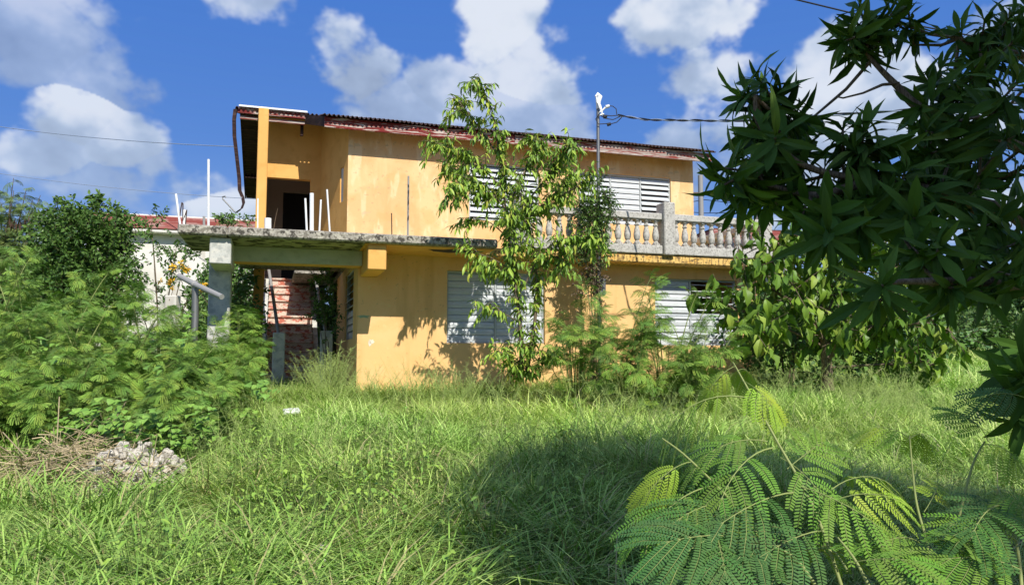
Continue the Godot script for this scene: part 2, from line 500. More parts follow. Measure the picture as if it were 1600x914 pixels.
# ---------------------------------------------------------------- sky: air and clouds by direction
func make_sky() -> ImageTexture:
	var W := 4096
	var Hh := 2048
	var data := PackedByteArray()
	data.resize(W * Hh * 3)
	var big := FastNoiseLite.new()
	big.seed = 71; big.noise_type = FastNoiseLite.TYPE_SIMPLEX_SMOOTH; big.frequency = 5.0; big.fractal_octaves = 7; big.fractal_gain = 0.54
	var wisp := FastNoiseLite.new()
	wisp.seed = 73; wisp.noise_type = FastNoiseLite.TYPE_SIMPLEX_SMOOTH; wisp.frequency = 17.0; wisp.fractal_octaves = 4; wisp.fractal_gain = 0.6
	var soft := FastNoiseLite.new()
	soft.seed = 72; soft.noise_type = FastNoiseLite.TYPE_SIMPLEX_SMOOTH; soft.frequency = 3.0; soft.fractal_octaves = 4
	# azimuth, elevation, half width, half height (degrees), strength, greyness
	var blobs := [
		[-34.5, 20.4, 7.5, 3.8, 0.75, 0.7], [-29.5, 18.8, 4.6, 3.0, 0.65, 0.75], [-19.5, 25.4, 5.0, 2.4, 0.75, 0.4],
		[-31.0, 15.6, 3.6, 2.8, 1.0, 0.3], [-28.4, 14.2, 3.6, 2.8, 1.0, 0.35], [-32.0, 13.2, 3.4, 2.2, 0.9, 0.45], [-26.5, 13.0, 2.8, 1.8, 0.8, 0.5], [-28.0, 11.8, 6.5, 2.8, 0.85, 0.75], [-22.0, 9.5, 8.0, 2.4, 0.75, 0.3], [-31.0, 8.0, 6.0, 2.0, 0.9, 0.2],
		[-13.0, 21.5, 4.6, 5.0, 1.1, 0.35], [-10.0, 18.0, 7.5, 3.4, 0.9, 0.5], [-17.5, 16.0, 4.0, 2.4, 0.5, 0.6],
		[-5.5, 20.4, 3.6, 3.2, 0.95, 0.45], [-1.0, 25.0, 5.0, 4.4, 1.2, 0.2], [2.4, 21.6, 5.2, 4.6, 1.2, 0.3], [1.0, 18.0, 6.5, 3.4, 1.0, 0.55], [4.8, 22.5, 2.6, 2.2, 0.8, 0.3],
		[14.5, 25.0, 6.6, 4.4, 1.2, 0.2], [15.6, 20.6, 5.6, 4.0, 1.1, 0.3], [14.2, 17.0, 5.5, 3.2, 0.9, 0.5], [12.0, 14.0, 9.0, 2.2, 0.6, 0.6],
		[25.4, 20.0, 5.6, 4.6, 1.2, 0.25], [30.0, 16.5, 7.0, 4.6, 1.1, 0.25], [35.0, 20.5, 5.0, 3.4, 1.1, 0.2], [23.5, 14.5, 6.5, 3.4, 1.0, 0.25], [28.0, 10.0, 10.0, 3.0, 1.0, 0.3]]
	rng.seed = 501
	while blobs.size() < 150:  # unseen clouds added outside the view, bright and many to lift shaded walls
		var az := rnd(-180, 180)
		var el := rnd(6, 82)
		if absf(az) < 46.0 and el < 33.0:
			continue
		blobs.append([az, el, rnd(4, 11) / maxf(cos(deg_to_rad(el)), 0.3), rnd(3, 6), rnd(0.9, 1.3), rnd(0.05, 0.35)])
	for j in Hh / 2 + 4:
		var el := 90.0 - (j + 0.5) / Hh * 180.0
		var near := []
		for b in blobs:
			if absf(el - b[1]) < b[3] * 1.6 + 2.0:
				near.append(b)
		var ce := cos(deg_to_rad(el)); var se := sin(deg_to_rad(el))
		var up := clampf(el / 90.0, 0, 1)
		# clear air, linear
		var kz := pow(1.0 - clampf(se, 0, 1), 4.2)
		var air := Vector3(0.050, 0.170, 0.57).lerp(Vector3(0.24, 0.44, 0.80), kz)
		if el > 26.0:
			air = air.lerp(Vector3(0.04, 0.14, 0.50), smoothstep(26.0, 80.0, el))
		for i in W:
			var az := (i + 0.5) / W * 360.0
			if az > 180.0: az -= 360.0
			if i % 2 == 1 and (el > 34.0 or absf(az) > 48.0):      # half the detail where no lens points
				var p := (j * W + i) * 3
				data[p] = data[p - 3]; data[p + 1] = data[p - 2]; data[p + 2] = data[p - 1]
				continue
			var a := deg_to_rad(az)
			var dir := Vector3(sin(a) * ce, se * 1.25, -cos(a) * ce)
			var body := -1.0
			var grey := 0.4
			var low := 0.0
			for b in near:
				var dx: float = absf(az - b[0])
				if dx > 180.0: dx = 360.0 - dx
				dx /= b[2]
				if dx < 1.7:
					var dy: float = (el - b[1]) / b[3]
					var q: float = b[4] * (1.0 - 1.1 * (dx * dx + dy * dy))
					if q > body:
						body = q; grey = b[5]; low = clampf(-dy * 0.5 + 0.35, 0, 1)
			var c := air
			var haze := smoothstep(16.0, 0.0, el) * 0.42
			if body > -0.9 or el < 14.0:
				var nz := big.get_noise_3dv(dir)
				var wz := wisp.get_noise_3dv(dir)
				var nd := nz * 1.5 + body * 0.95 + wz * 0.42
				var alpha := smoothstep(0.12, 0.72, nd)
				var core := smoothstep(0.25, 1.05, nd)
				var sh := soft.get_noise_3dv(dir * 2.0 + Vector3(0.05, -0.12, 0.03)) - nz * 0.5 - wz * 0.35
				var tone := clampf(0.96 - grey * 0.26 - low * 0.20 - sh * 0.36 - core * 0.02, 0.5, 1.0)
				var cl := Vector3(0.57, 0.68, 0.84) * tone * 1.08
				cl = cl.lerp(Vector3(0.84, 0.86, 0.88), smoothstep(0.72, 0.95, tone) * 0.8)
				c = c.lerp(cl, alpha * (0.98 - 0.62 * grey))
			c = c.lerp(Vector3(0.55, 0.66, 0.80), haze)
			var o := (j * W + i) * 3
			var lin := Color(c.x, c.y, c.z).linear_to_srgb()
			data[o] = int(clampf(lin.r, 0, 1) * 255); data[o + 1] = int(clampf(lin.g, 0, 1) * 255); data[o + 2] = int(clampf(lin.b, 0, 1) * 255)
	var gr := Color(0.16, 0.17, 0.12).linear_to_srgb()
	for k in range((Hh / 2 + 4) * W, W * Hh):
		data[k * 3] = int(gr.r * 255); data[k * 3 + 1] = int(gr.g * 255); data[k * 3 + 2] = int(gr.b * 255)
	return ImageTexture.create_from_image(Image.create_from_data(W, Hh, false, Image.FORMAT_RGB8, data))


func _ready() -> void:
	# camera
	var cam := Camera3D.new()
	cam.name = "camera"
	cam.position = Vector3(0, EYE, 0)
	cam.rotation_degrees = Vector3(PITCH, 0, 0)
	cam.keep_aspect = Camera3D.KEEP_HEIGHT
	cam.fov = rad_to_deg(2.0 * atan(457.0 / FOCAL))
	cam.near = 0.05
	cam.far = 2000.0
	add_child(cam)
	# sky and exposure
	var we := WorldEnvironment.new()
	we.name = "environment"
	var e := Environment.new()
	e.background_mode = Environment.BG_SKY
	var sky := Sky.new()
	var pano := PanoramaSkyMaterial.new()
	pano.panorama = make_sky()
	sky.sky_material = pano
	e.sky = sky
	e.background_energy_multiplier = 1.0
	e.tonemap_mode = Environment.TONE_MAPPER_LINEAR
	e.tonemap_exposure = 1.08
	e.sdfgi_enabled = true
	e.ssao_enabled = true
	e.ssil_enabled = true
	we.environment = e
	add_child(we)
	# sun: behind the camera, to the right of it
	var sun := DirectionalLight3D.new()
	sun.name = "sun"
	sun.light_energy = 1.55
	sun.light_color = Color(1.0, 0.98, 0.945)
	sun.light_angular_distance = 0.5
	sun.shadow_enabled = true
	add_child(sun)
	var to_sun := Vector3(0.3115, 0.6665, 0.6773)
	sun.look_at_from_position(to_sun * 50.0, Vector3.ZERO, Vector3.UP)

	make_materials()
	rng.seed = 11
	make_ground()
	make_house()
	make_neighbours()
	make_poles_and_wires()
	make_pipes()
	make_railing()
	make_small_tree()
	make_noni()
	make_mango()
	make_bushes()
	make_feather_shrubs()
	make_near_shrub()
	make_litter()
	make_grass()


# ---------------------------------------------------------------- ground
func make_ground() -> void:
	var xs := []
	var zs := []
	var x := -70.0
	while x <= 70.0:
		xs.append(x)
		x += 0.5 if absf(x) < 12.0 else (2.0 if absf(x) < 30.0 else 8.0)
	var z := 14.0
	while z >= -160.0:
		zs.append(z)
		z -= 0.5 if z > -16.0 else (2.0 if z > -50.0 else 10.0)
	var mb := MB.new()
	for i in xs.size() - 1:
		for j in zs.size() - 1:
			var a := Vector3(xs[i], ground(xs[i], zs[j]), zs[j])
			var b := Vector3(xs[i + 1], ground(xs[i + 1], zs[j]), zs[j])
			var d := Vector3(xs[i + 1], ground(xs[i + 1], zs[j + 1]), zs[j + 1])
			var g := Vector3(xs[i], ground(xs[i], zs[j + 1]), zs[j + 1])
			mb.quad(a, g, d, b)
	var o := part("ground", mb.mesh(), M.soil, self)
	o.set_meta("kind", "structure")
	tag(o, "rough earth under the overgrown lawn")


# ---------------------------------------------------------------- the house
func slat_mesh(w: float, tall := 0.118) -> ArrayMesh:
	var mb := MB.new()
	var k := 4
	for i in k:
		var t0 := float(i) / k - 0.5
		var t1 := float(i + 1) / k - 0.5
		var z0 := 0.012 * (1.0 - 4.0 * t0 * t0)
		var z1 := 0.012 * (1.0 - 4.0 * t1 * t1)
		var a := Vector3(-w / 2, t0 * tall, z0); var b := Vector3(w / 2, t0 * tall, z0)
		var c := Vector3(w / 2, t1 * tall, z1); var d := Vector3(-w / 2, t1 * tall, z1)
		mb.quad(a, d, c, b)
		var o := Vector3(0, 0, -0.004)
		mb.quad(a + o, b + o, c + o, d + o)
		for s in [[b, c], [d, a]]:
			mb.quad(s[0], s[1], s[1] + o, s[0] + o)
	var lo := Vector3(0, -tall / 2, 0)
	mb.quad(Vector3(-w / 2, -tall / 2, 0), Vector3(w / 2, -tall / 2, 0), Vector3(w / 2, -tall / 2, -0.004), Vector3(-w / 2, -tall / 2, -0.004))
	mb.quad(Vector3(w / 2, tall / 2, 0), Vector3(-w / 2, tall / 2, 0), Vector3(-w / 2, tall / 2, -0.004), Vector3(w / 2, tall / 2, -0.004))
	return mb.mesh()


# panels: [u0, u1, tilt of each slat from the top in degrees ...]
func jalousie(house: Node3D, called: String, h0: float, h1: float, b: float, panels: Array, pitch: float) -> Node3D:
	var win := Node3D.new()
	add(win, called, house)
	var f := MB.new()
	var ua: float = panels[0][0]
	var ub: float = panels[-1][1]
	f.box(H(ua, h1 - 0.035, b + 0.06), H(ub, h1, b - 0.005), 0.004)
	f.box(H(ua, h0, b + 0.06), H(ub, h0 + 0.03, b - 0.012), 0.004)
	var edges := [ua]
	for p in panels: edges.append(p[1])
	for i in edges.size():
		var u: float = edges[i]
		var s := -0.0 if i == 0 else (-0.035 if i == edges.size() - 1 else -0.0175)
		f.box(H(u + s, h0 + 0.031, b + 0.058), H(u + s + 0.035, h1 - 0.036, b - 0.003), 0.004)
	part("frame", f.mesh(), M.frame, win)
	for p in panels:
		var w: float = p[1] - p[0] - 0.045
		var me := slat_mesh(w, pitch * 1.06)
		var n := int(round((h1 - h0 - 0.07) / pitch))
		for i in n:
			var tilt: float = p[2][mini(i, p[2].size() - 1)] + rnd(-3.5, 3.5)
			var y := h1 - 0.04 - pitch * (i + 0.5)
			var xf := Transform3D(Basis(Vector3.RIGHT, deg_to_rad(-tilt)), H((p[0] + p[1]) * 0.5, y, b + 0.02))
			part("slat", me, M.slat, win, xf)
	return win


func make_house() -> void:
	var house := thing("house", "derelict two storey orange concrete house with red roof edge, balcony and outside stairs", "house", Vector3(-2.4523, FLOOR, -11.75))
	house.rotation_degrees.y = TURN
	house_at = house.transform
	var R := 7.48
	# ground floor walls
	wall(house, M.lower, 0, 0.0, R, -1.5, 1.65, 0.0, 0.16, [[1.45, 3.17, 0.22, 1.42], [5.29, 7.02, 0.2, 1.42]])
	wall(house, M.lower, 1, 0.161, 4.2, -1.5, 1.65, 0.0, 0.16, [[0.72, 2.2, 0.30, 1.50]])
	wall(house, M.lower, 1, 0.161, 7.8, -1.5, 1.65, R - 0.16, R, [])
	wall(house, M.inner, 0, 0.161, R - 0.161, -1.5, 1.65, 7.8, 7.96, [])
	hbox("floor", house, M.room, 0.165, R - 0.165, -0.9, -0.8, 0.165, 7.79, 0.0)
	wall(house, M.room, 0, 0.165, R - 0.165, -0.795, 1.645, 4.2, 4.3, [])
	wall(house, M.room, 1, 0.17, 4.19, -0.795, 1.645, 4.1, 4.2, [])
	# slabs: the wide balcony, the carport ledge, the landing
	hbox("slab", house, M.slab, -1.9, 1.98, 1.652, 1.785, -1.15, 2.87, 0.02)
	var led := MB.new()
	led.box(H(-2.53, 1.652, 0.55), H(-1.901, 1.785, -1.15), 0.02)
	part("slab", led.mesh(), M.slab, house)
	hbox("slab", house, M.slab, -0.90, -0.2, 1.653, 1.78, 3.42, 5.7, 0.01)
	hbox("slab", house, M.band, 1.981, R, 1.63, 1.765, -0.42, 2.87, 0.014)
	hbox("slab", house, M.slab, 0.001, R, 1.654, 1.763, 2.871, 7.96, 0.0)
	hbox("soffit", house, M.under, -2.50, -1.91, 1.643, 1.6515, -1.10, 0.52, 0.0)
	hbox("soffit", house, M.under, -1.88, -0.02, 1.644, 1.6515, -1.10, 1.5, 0.0)
	hbox("soffit", house, M.deep, -0.02, 1.96, 1.640, 1.6515, -1.04, -0.001, 0.0)
	# spalled dark patch under the wide slab
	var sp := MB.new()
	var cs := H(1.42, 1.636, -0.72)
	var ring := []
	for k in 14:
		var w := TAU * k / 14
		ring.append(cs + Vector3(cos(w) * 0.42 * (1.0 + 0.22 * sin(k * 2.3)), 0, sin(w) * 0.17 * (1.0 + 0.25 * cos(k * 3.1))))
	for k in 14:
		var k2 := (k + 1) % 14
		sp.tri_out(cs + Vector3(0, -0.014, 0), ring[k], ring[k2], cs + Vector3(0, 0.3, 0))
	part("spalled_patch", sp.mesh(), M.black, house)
	# beams and column of the carport
	hbox("bracket", house, M.deep, 0.03, 0.30, 1.27, 1.642, -1.03, -0.001, 0.012)
	hbox("bracket", house, M.column, -2.13, -1.85, 1.275, 1.642, -1.03, -0.03, 0.012)
	hbox("beam", house, M.beam, -1.90, 0.029, 1.405, 1.642, -0.30, -0.0, 0.01)
	hbox("beam_soffit", house, M.deep, -1.84, 0.02, 1.397, 1.4045, -0.292, -0.008, 0.0)
	hbox("column", house, M.column, -2.20, -1.89, -1.6, 1.403, -0.10, 0.2, 0.012)
	for q in [[0.10, 0.632, 0.10, 0.022, rgb8(150, 168, 132)], [0.225, 0.235, 0.045, 0.035, rgb8(234, 222, 200)], [0.20, 0.21, 0.02, 0.05, rgb8(236, 226, 208)]]:
		var sm2 := MB.new()
		var cc := H(q[0], q[1], -0.003)
		var prev := Vector3()
		for k in 13:
			var w := TAU * k / 12.0
			var rr := 1.0 + 0.35 * sin(k % 12 * 2.9 + q[0] * 40.0)
			var pt := cc + Vector3(cos(w) * q[2] * rr, sin(w) * q[3] * rr, 0)
			if k > 0: sm2.tri_out(cc, prev, pt, cc - Vector3(0, 0, 1))
			prev = pt
		part("paint_smear", sm2.mesh(), plain(q[4], 0.9), house)
	# lower windows
	jalousie(house, "window", 0.22, 1.42, 0.065, [[1.45, 2.30, [12.0]], [2.30, 3.17, [10.0]]], 0.113)
	jalousie(house, "window", 0.2, 1.42, 0.065, [[5.29, 6.05, [8, 14, 18, 22, 16, 30, 12, 14, 34, 10]], [6.05, 7.02, [78, 84, 80, 86, 82, 14, 12, 10, 12, 10]]], 0.116)
	var sw := Node3D.new()
	add(sw, "window", house)
	var sf := MB.new()
	for q in [[0.72, 0.75, 0.30, 1.5], [2.17, 2.2, 0.30, 1.5]]:
		sf.box(H(0.03, q[2], q[1]), H(0.09, q[3], q[0]), 0.004)
	sf.box(H(0.03, 1.47, 2.169), H(0.09, 1.5, 0.751), 0.004)
	sf.box(H(0.03, 0.30, 2.169), H(0.09, 0.33, 0.751), 0.004)
	part("frame", sf.mesh(), M.frame, sw)
	var sm := slat_mesh(1.4, 0.135)
	for i in 9:
		var tilt := 55.0 + rnd(-6, 6) if i < 5 else 14.0
		var xf := Transform3D(Basis(Vector3.UP, -PI / 2) * Basis(Vector3.RIGHT, deg_to_rad(-tilt)), H(0.055, 1.40 - 0.127 * i, 1.46))
		part("slat", sm, M.slat, sw, xf)

	# upper floor
	wall(house, M.upper, 0, 0.0, R, 1.79, 4.46, 2.2, 2.36, [[2.38, 3.86, 2.72, 3.88], [4.76, 6.92, 2.80, 3.88]])
	var side := Node3D.new()
	add(side, "side_wall", house)
	var sa := H(0.0, 1.79, 2.2)
	var sb := H(-0.42, 1.79, 3.8)
	side.position = sa
	var along := (sb - sa)
	var len := along.length()
	side.basis = Basis(Vector3.UP, atan2(-along.z, along.x))
	var swm := MB.new()
	var top_at := func(x: float) -> float: return 2.64 + x * 0.97 * 0.30
	for q in [[0.0, 0.24, 0.0, -1.0], [0.42, len, 0.0, -1.0], [0.241, 0.419, 0.0, 1.18], [0.241, 0.419, 1.86, -1.0]]:
		var y0: float = top_at.call(q[0]) if q[3] < 0.0 else q[3]
		var y1: float = top_at.call(q[1]) if q[3] < 0.0 else q[3]
		var lo: Array = [Vector3(q[0], q[2], 0), Vector3(q[1], q[2], 0), Vector3(q[1], y1, 0), Vector3(q[0], y0, 0)]
		var dz := Vector3(0, 0, 0.16)
		var cen: Vector3 = (lo[0] + lo[2] + dz) * 0.5
		swm.quad_out(lo[0], lo[1], lo[2], lo[3], cen)
		swm.quad_out(lo[0] + dz, lo[1] + dz, lo[2] + dz, lo[3] + dz, cen)
		for k in 4:
			swm.quad_out(lo[k], lo[(k + 1) % 4], lo[(k + 1) % 4] + dz, lo[k] + dz, cen)
	part("wall", swm.mesh(), M.deep, side)
	var gl := MB.new()
	gl.box(Vector3(0.243, 1.183, 0.02), Vector3(0.417, 1.857, 0.05), 0.004)
	part("pane", gl.mesh(), M.frame, side)
	jalousie(house, "window", 2.72, 3.88, 2.24, [[2.38, 3.12, [38.0]], [3.12, 3.86, [34.0]]], 0.118)
	jalousie(house, "window", 2.80, 3.88, 2.24, [[4.76, 5.49, [20, 36, 38, 36, 37, 38]], [5.49, 6.20, [16, 18, 16, 17]], [6.20, 6.92, [20, 38, 36, 38, 38]]], 0.118)
	# porch: lintel wall with its wide opening, recess and door
	wall(house, M.deep, 0, -1.62, -0.36, 1.79, 4.93, 3.8, 3.96, [[-1.5, -0.62, 1.7, 3.66]])
	wall(house, M.inner, 0, -1.62, 0.2, 1.79, 4.7, 6.2, 6.3, [[-1.14, -0.36, 1.7, 3.88]])
	wall(house, M.inner, 1, 3.97, 6.19, 1.79, 4.6, -1.62, -1.5, [])
	wall(house, M.inner, 1, 3.97, 6.19, 1.79, 4.6, -0.18, -0.06, [])
	hbox("ceiling", house, M.inner, -1.49, -0.19, 4.3, 4.35, 3.97, 6.19, 0.0)
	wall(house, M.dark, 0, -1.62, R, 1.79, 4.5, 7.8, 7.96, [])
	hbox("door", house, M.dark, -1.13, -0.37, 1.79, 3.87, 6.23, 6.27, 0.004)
	wall(house, M.upper, 1, 2.37, 7.79, 1.79, 4.6, R - 0.16, R, [])
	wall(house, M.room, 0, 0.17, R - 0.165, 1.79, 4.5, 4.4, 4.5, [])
	# porch column, down to the ground
	hbox("column", house, M.deep, -1.655, -1.465, -1.4, 4.80, 2.88, 3.06, 0.012)
	# stairs
	var stairs := Node3D.new()
	add(stairs, "stairs", house)
	var rise := 0.184
	var tread := 0.28
	for i in 14:
		var b0 := 2.05 + tread * i
		var top := -0.8 + rise * (i + 1)
		var st := MB.new()
		st.box(H(-1.39, top - rise - 0.1, b0 + tread + 0.02), H(-0.51, top - 0.046, b0 + 0.012), 0.006)
		st.box(H(-1.40, top - 0.045, b0 + tread + 0.01), H(-0.5, top, b0 - 0.03), 0.016)
		part("step", st.mesh(), M.steps, stairs)
	for u in [[-1.5, -1.405], [-0.495, -0.40]]:
		var sg := MB.new()
		var q0 := H(u[0], -1.4, 2.2); var q1 := H(u[0], -0.72, 2.2); var q2 := H(u[0], 1.84, 5.98); var q3 := H(u[0], -1.4, 5.98)
		var dx := Vector3(u[1] - u[0], 0, 0)
		var cen := (q0 + q2) * 0.5 + dx * 0.5
		sg.quad_out(q0, q1, q2, q3, cen)
		sg.quad_out(q0 + dx, q1 + dx, q2 + dx, q3 + dx, cen)
		sg.quad_out(q1, q2, q2 + dx, q1 + dx, cen)
		sg.quad_out(q0, q1, q1 + dx, q0 + dx, cen)
		part("stringer", sg.mesh(), M.column, stairs)
	var nw := MB.new(); nw.box(H(-1.275, -1.4, 1.95), H(-1.065, 0.42, 1.74), 0.012)
	part("newel", nw.mesh(), M.column, stairs)
	var nw2 := MB.new(); nw2.box(H(-0.46, -1.4, 1.95), H(-0.25, 0.46, 1.74), 0.012)
	part("newel", nw2.mesh(), M.column, stairs)
	for hr in [[-1.18, -1.40], [-0.36, -0.50]]:
		var rl := MB.new()
		rl.tube([H(hr[0], 0.40, 1.86), H(hr[0] * 0.5 + hr[1] * 0.5, 1.12, 2.95), H(hr[1], 1.80, 4.0), H(hr[1], 2.5, 5.05)], [0.032, 0.032, 0.032], 10)
		part("handrail", rl.mesh(), M.pipe, stairs)

	# roof: low eave in front, ridge, back slope; corrugated sheets
	var roof := Node3D.new()
	add(roof, "roof", house)
	var slope := 0.30
	var RH := func(b: float) -> float: return 4.395 + slope * (minf(b, 4.7) - 1.8) - slope * maxf(b - 4.7, 0.0)
	var sheet := func(u0: float, u1: float, b0: float, b1: float, lift: float) -> ArrayMesh:
		var mb := MB.new()
		var per := 0.083
		var nseg := int(round((u1 - u0) / per * 8.0))
		var prev := []
		for i in nseg + 1:
			var u: float = u0 + (u1 - u0) * i / nseg
			var y := sin(u / per * TAU) * 0.021 + lift
			var cur := [H(u, RH.call(b0) + y, b0), H(u, RH.call(b1) + y, b1), H(u, RH.call(b0) + y - 0.006, b0), H(u, RH.call(b1) + y - 0.006, b1)]
			if i > 0:
				mb.quad(prev[0], prev[1], cur[1], cur[0])
				mb.quad(prev[2], cur[2], cur[3], prev[3])
				mb.quad(prev[0], cur[0], cur[2], prev[2])
			prev = cur
		return mb.mesh()
	var u := -0.50
	var k := 0
	while u < 7.6:
		var w := minf(0.82, 7.72 - u)
		part("roof_sheet", sheet.call(u, u + w, 1.66 + rnd(-0.03, 0.03), 4.72, 0.045 + (0.006 if k % 2 else 0.0)), M.rust, roof)
		part("roof_sheet", sheet.call(u, u + w, 4.68, 8.35, 0.047 + (0.006 if k % 2 else 0.0)), M.rust, roof)
		u += 0.79
		k += 1
	for q in [[-2.08, -1.26], [-1.29, -0.47]]:
		part("roof_sheet", sheet.call(q[0], q[1], 2.95, 4.72, 0.05), M.rust, roof)
		part("roof_sheet", sheet.call(q[0], q[1], 4.68, 7.15, 0.052), M.rust, roof)
		part("roof_sheet", sheet.call(q[0] + (0.55 if q[0] < -2.0 else 0.0), q[1], 7.15, 7.24, 0.052), M.rust, roof)
		part("roof_sheet", sheet.call(q[0], q[1], 7.24, 8.35, 0.052), M.rust, roof)
	# dark ceiling boards under the left overhang and along the eaves, joints open
	var bo := MB.new()
	var b := 3.06
	while b < 8.3:
		var b2 := b + 0.094
		var y0: float = RH.call(b) - 0.05
		var y1: float = RH.call(b2) - 0.05
		var ul := -2.05
		if b > 7.1 and b < 7.24: ul = -1.45
		for q in [[y0, y1, 0.0], [y0 + 0.018, y1 + 0.018, 1.0]]:
			var p0 := H(ul, q[0], b); var p1 := H(-0.40, q[0], b); var p2 := H(-0.40, q[1], b2); var p3 := H(ul, q[1], b2)
			bo.quad_out(p0, p1, p2, p3, (p0 + p2) * 0.5 + Vector3(0, 0.2 if q[2] == 0.0 else -0.2, 0))
		bo.quad(H(ul, y0, b), H(ul, y0 + 0.018, b), H(-0.40, y0 + 0.018, b), H(-0.40, y0, b))
		b += 0.104
	var bp := part("ceiling_boards", bo.mesh(), M.darkwood, roof)
	bp.set_meta("kind", "stuff")
	var eb := MB.new()
	for q in [[1.84, 2.2], [2.36, 4.6]]:
		var p0 := H(-0.44, RH.call(q[0]) - 0.06, q[0]); var p1 := H(7.62, RH.call(q[0]) - 0.06, q[0])
		var p2 := H(7.62, RH.call(q[1]) - 0.06, q[1]); var p3 := H(-0.44 if q[0] < 2 else -0.3, RH.call(q[1]) - 0.06, q[1])
		eb.quad_out(p0, p1, p2, p3, (p0 + p2) * 0.5 + Vector3(0, 0.4, 0))
	part("eave_board", eb.mesh(), M.darkwood, roof)
	# fascias
	var fa := MB.new(); fa.box(H(-0.475, 4.195, 1.805), H(3.2, 4.392, 1.775), 0.006)
	part("fascia", fa.mesh(), M.fascia, roof)
	var fb := MB.new(); fb.box(H(3.204, 4.19, 1.806), H(7.69, 4.388, 1.776), 0.006)
	part("fascia", fb.mesh(), M.bare, roof)
	# the raking end of the main eave, running back to the porch
	var rk := MB.new()
	var ra := H(-0.475, 4.21, 1.80); var rb := H(-0.78, 4.60, 3.02)
	var rt := Vector3(0.03, 0, -0.01)
	var up := Vector3(0, 0.19, 0)
	var rc := (ra + rb) * 0.5 + up * 0.5 + rt * 0.5
	rk.quad_out(ra, ra + up, rb + up, rb, rc); rk.quad_out(ra + rt, ra + up + rt, rb + up + rt, rb + rt, rc)
	rk.quad_out(ra, rb, rb + rt, ra + rt, rc); rk.quad_out(ra + up, rb + up, rb + up + rt, ra + up + rt, rc); rk.quad_out(ra, ra + up, ra + up + rt, ra + rt, rc)
	part("rake_board", rk.mesh(), M.darkwood, roof)
	# closes the corner behind the rake board
	var rs := MB.new()
	rs.quad_out(H(-0.47, 4.36, 1.81), H(-0.78, 4.72, 3.02), H(-0.30, 4.72, 3.02), H(-0.30, 4.36, 1.81), H(-0.4, 9, 2.5))
	part("eave_board", rs.mesh(), M.darkwood, roof)
	var pf := MB.new(); pf.box(H(-2.04, 4.695, 3.03), H(-0.76, 4.81, 3.0), 0.005)
	part("fascia", pf.mesh(), M.fascia, roof)
	var fl := MB.new(); fl.box(H(-2.02, 4.812, 3.05), H(-0.74, 4.848, 2.96), 0.003)
	part("flashing", fl.mesh(), M.white, roof)
	var wb := MB.new(); wb.box(H(-2.00, 4.60, 3.12), H(-0.78, 4.668, 3.07), 0.005)
	part("trim_board", wb.mesh(), M.bare, roof)
	for s in [[3.0, 4.7], [4.7, 8.35]]:
		var lb := MB.new()
		var p0 := H(-2.085, RH.call(s[0]) - 0.06, s[0]); var p1 := H(-2.085, RH.call(s[1]) - 0.06, s[1])
		var hh := Vector3(0, 0.11, 0); var tt := Vector3(0.03, 0, 0)
		var cc := (p0 + p1 + hh + tt) * 0.5
		lb.quad_out(p0, p0 + hh, p1 + hh, p1, cc); lb.quad_out(p0 + tt, p0 + hh + tt, p1 + hh + tt, p1 + tt, cc)
		lb.quad_out(p0, p1, p1 + tt, p0 + tt, cc); lb.quad_out(p0, p0 + hh, p0 + hh + tt, p0 + tt, cc)
		part("rake_board", lb.mesh(), M.darkwood, roof)
	var rf := MB.new(); rf.box(H(-0.86, 4.42, 3.30), H(-0.80, 4.66, 3.24), 0.005)
	part("rafter", rf.mesh(), M.darkwood, roof)
	# loose strip of edge metal hanging off the corner of the roof
	var lf := MB.new()
	var inv := house_at.affine_inverse()
	var strip := []
	for p in [[366.5, 170, 13.45], [364.5, 186, 13.45], [365.0, 212, 13.5], [368.8, 245, 13.6], [372.5, 278, 13.7], [373.2, 297, 13.7], [378, 308, 13.7], [379.5, 317, 13.65], [376, 326, 13.6], [368, 331, 13.55]]:
		strip.append(inv * at(p[0], p[1], p[2]))
	for i in strip.size() - 1:
		var a: Vector3 = strip[i]; var c: Vector3 = strip[i + 1]
		var sd := Vector3(0.028, 0.004, 0.0) if i < 6 else Vector3(0.02, 0.02, 0.01)
		var dp := Vector3(0.01, 0, -0.06)
		lf.quad(a - sd, c - sd, c + sd, a + sd); lf.quad(a + sd, c + sd, c + sd + dp, a + sd + dp)
		lf.quad(a - sd, a - sd + dp, c - sd + dp, c - sd)
	part("loose_flashing", lf.mesh(), M.darkwood, roof)
	var hook := []
	for p in [[366, 331], [356, 320], [347.5, 311], [347, 307.5], [351, 306.5], [352, 309]]:
		hook.append(inv * at(p[0], p[1], 13.55))
	var hk := MB.new(); hk.tube(hook, [0.014, 0.012, 0.012, 0.012, 0.012, 0.01], 6)
	part("bent_rod", hk.mesh(), M.steel, roof)

	for q in [[R - 0.158, R - 0.002, 2.37, 4.57, M.upper], [-1.618, -1.502, 3.97, 4.57, M.deep]]:
		var gb := MB.new()
		var poly := []
		for bb in [q[2], 4.7, 7.75]:
			poly.append([bb, RH.call(bb) - 0.085])
		for uu in [q[0], q[1]]:
			for i in 2:
				var lo0 := H(uu, q[3], poly[i][0]); var hi0 := H(uu, maxf(poly[i][1], q[3]), poly[i][0])
				var lo1 := H(uu, q[3], poly[i + 1][0]); var hi1 := H(uu, maxf(poly[i + 1][1], q[3]), poly[i + 1][0])
				gb.quad_out(lo0, hi0, hi1, lo1, H((q[0] + q[1]) * 0.5, q[3] + 0.1, 5.0))
		part("gable", gb.mesh(), q[4], house)

	# balcony balustrade
	var bal := Node3D.new()
	add(bal, "balustrade", house)
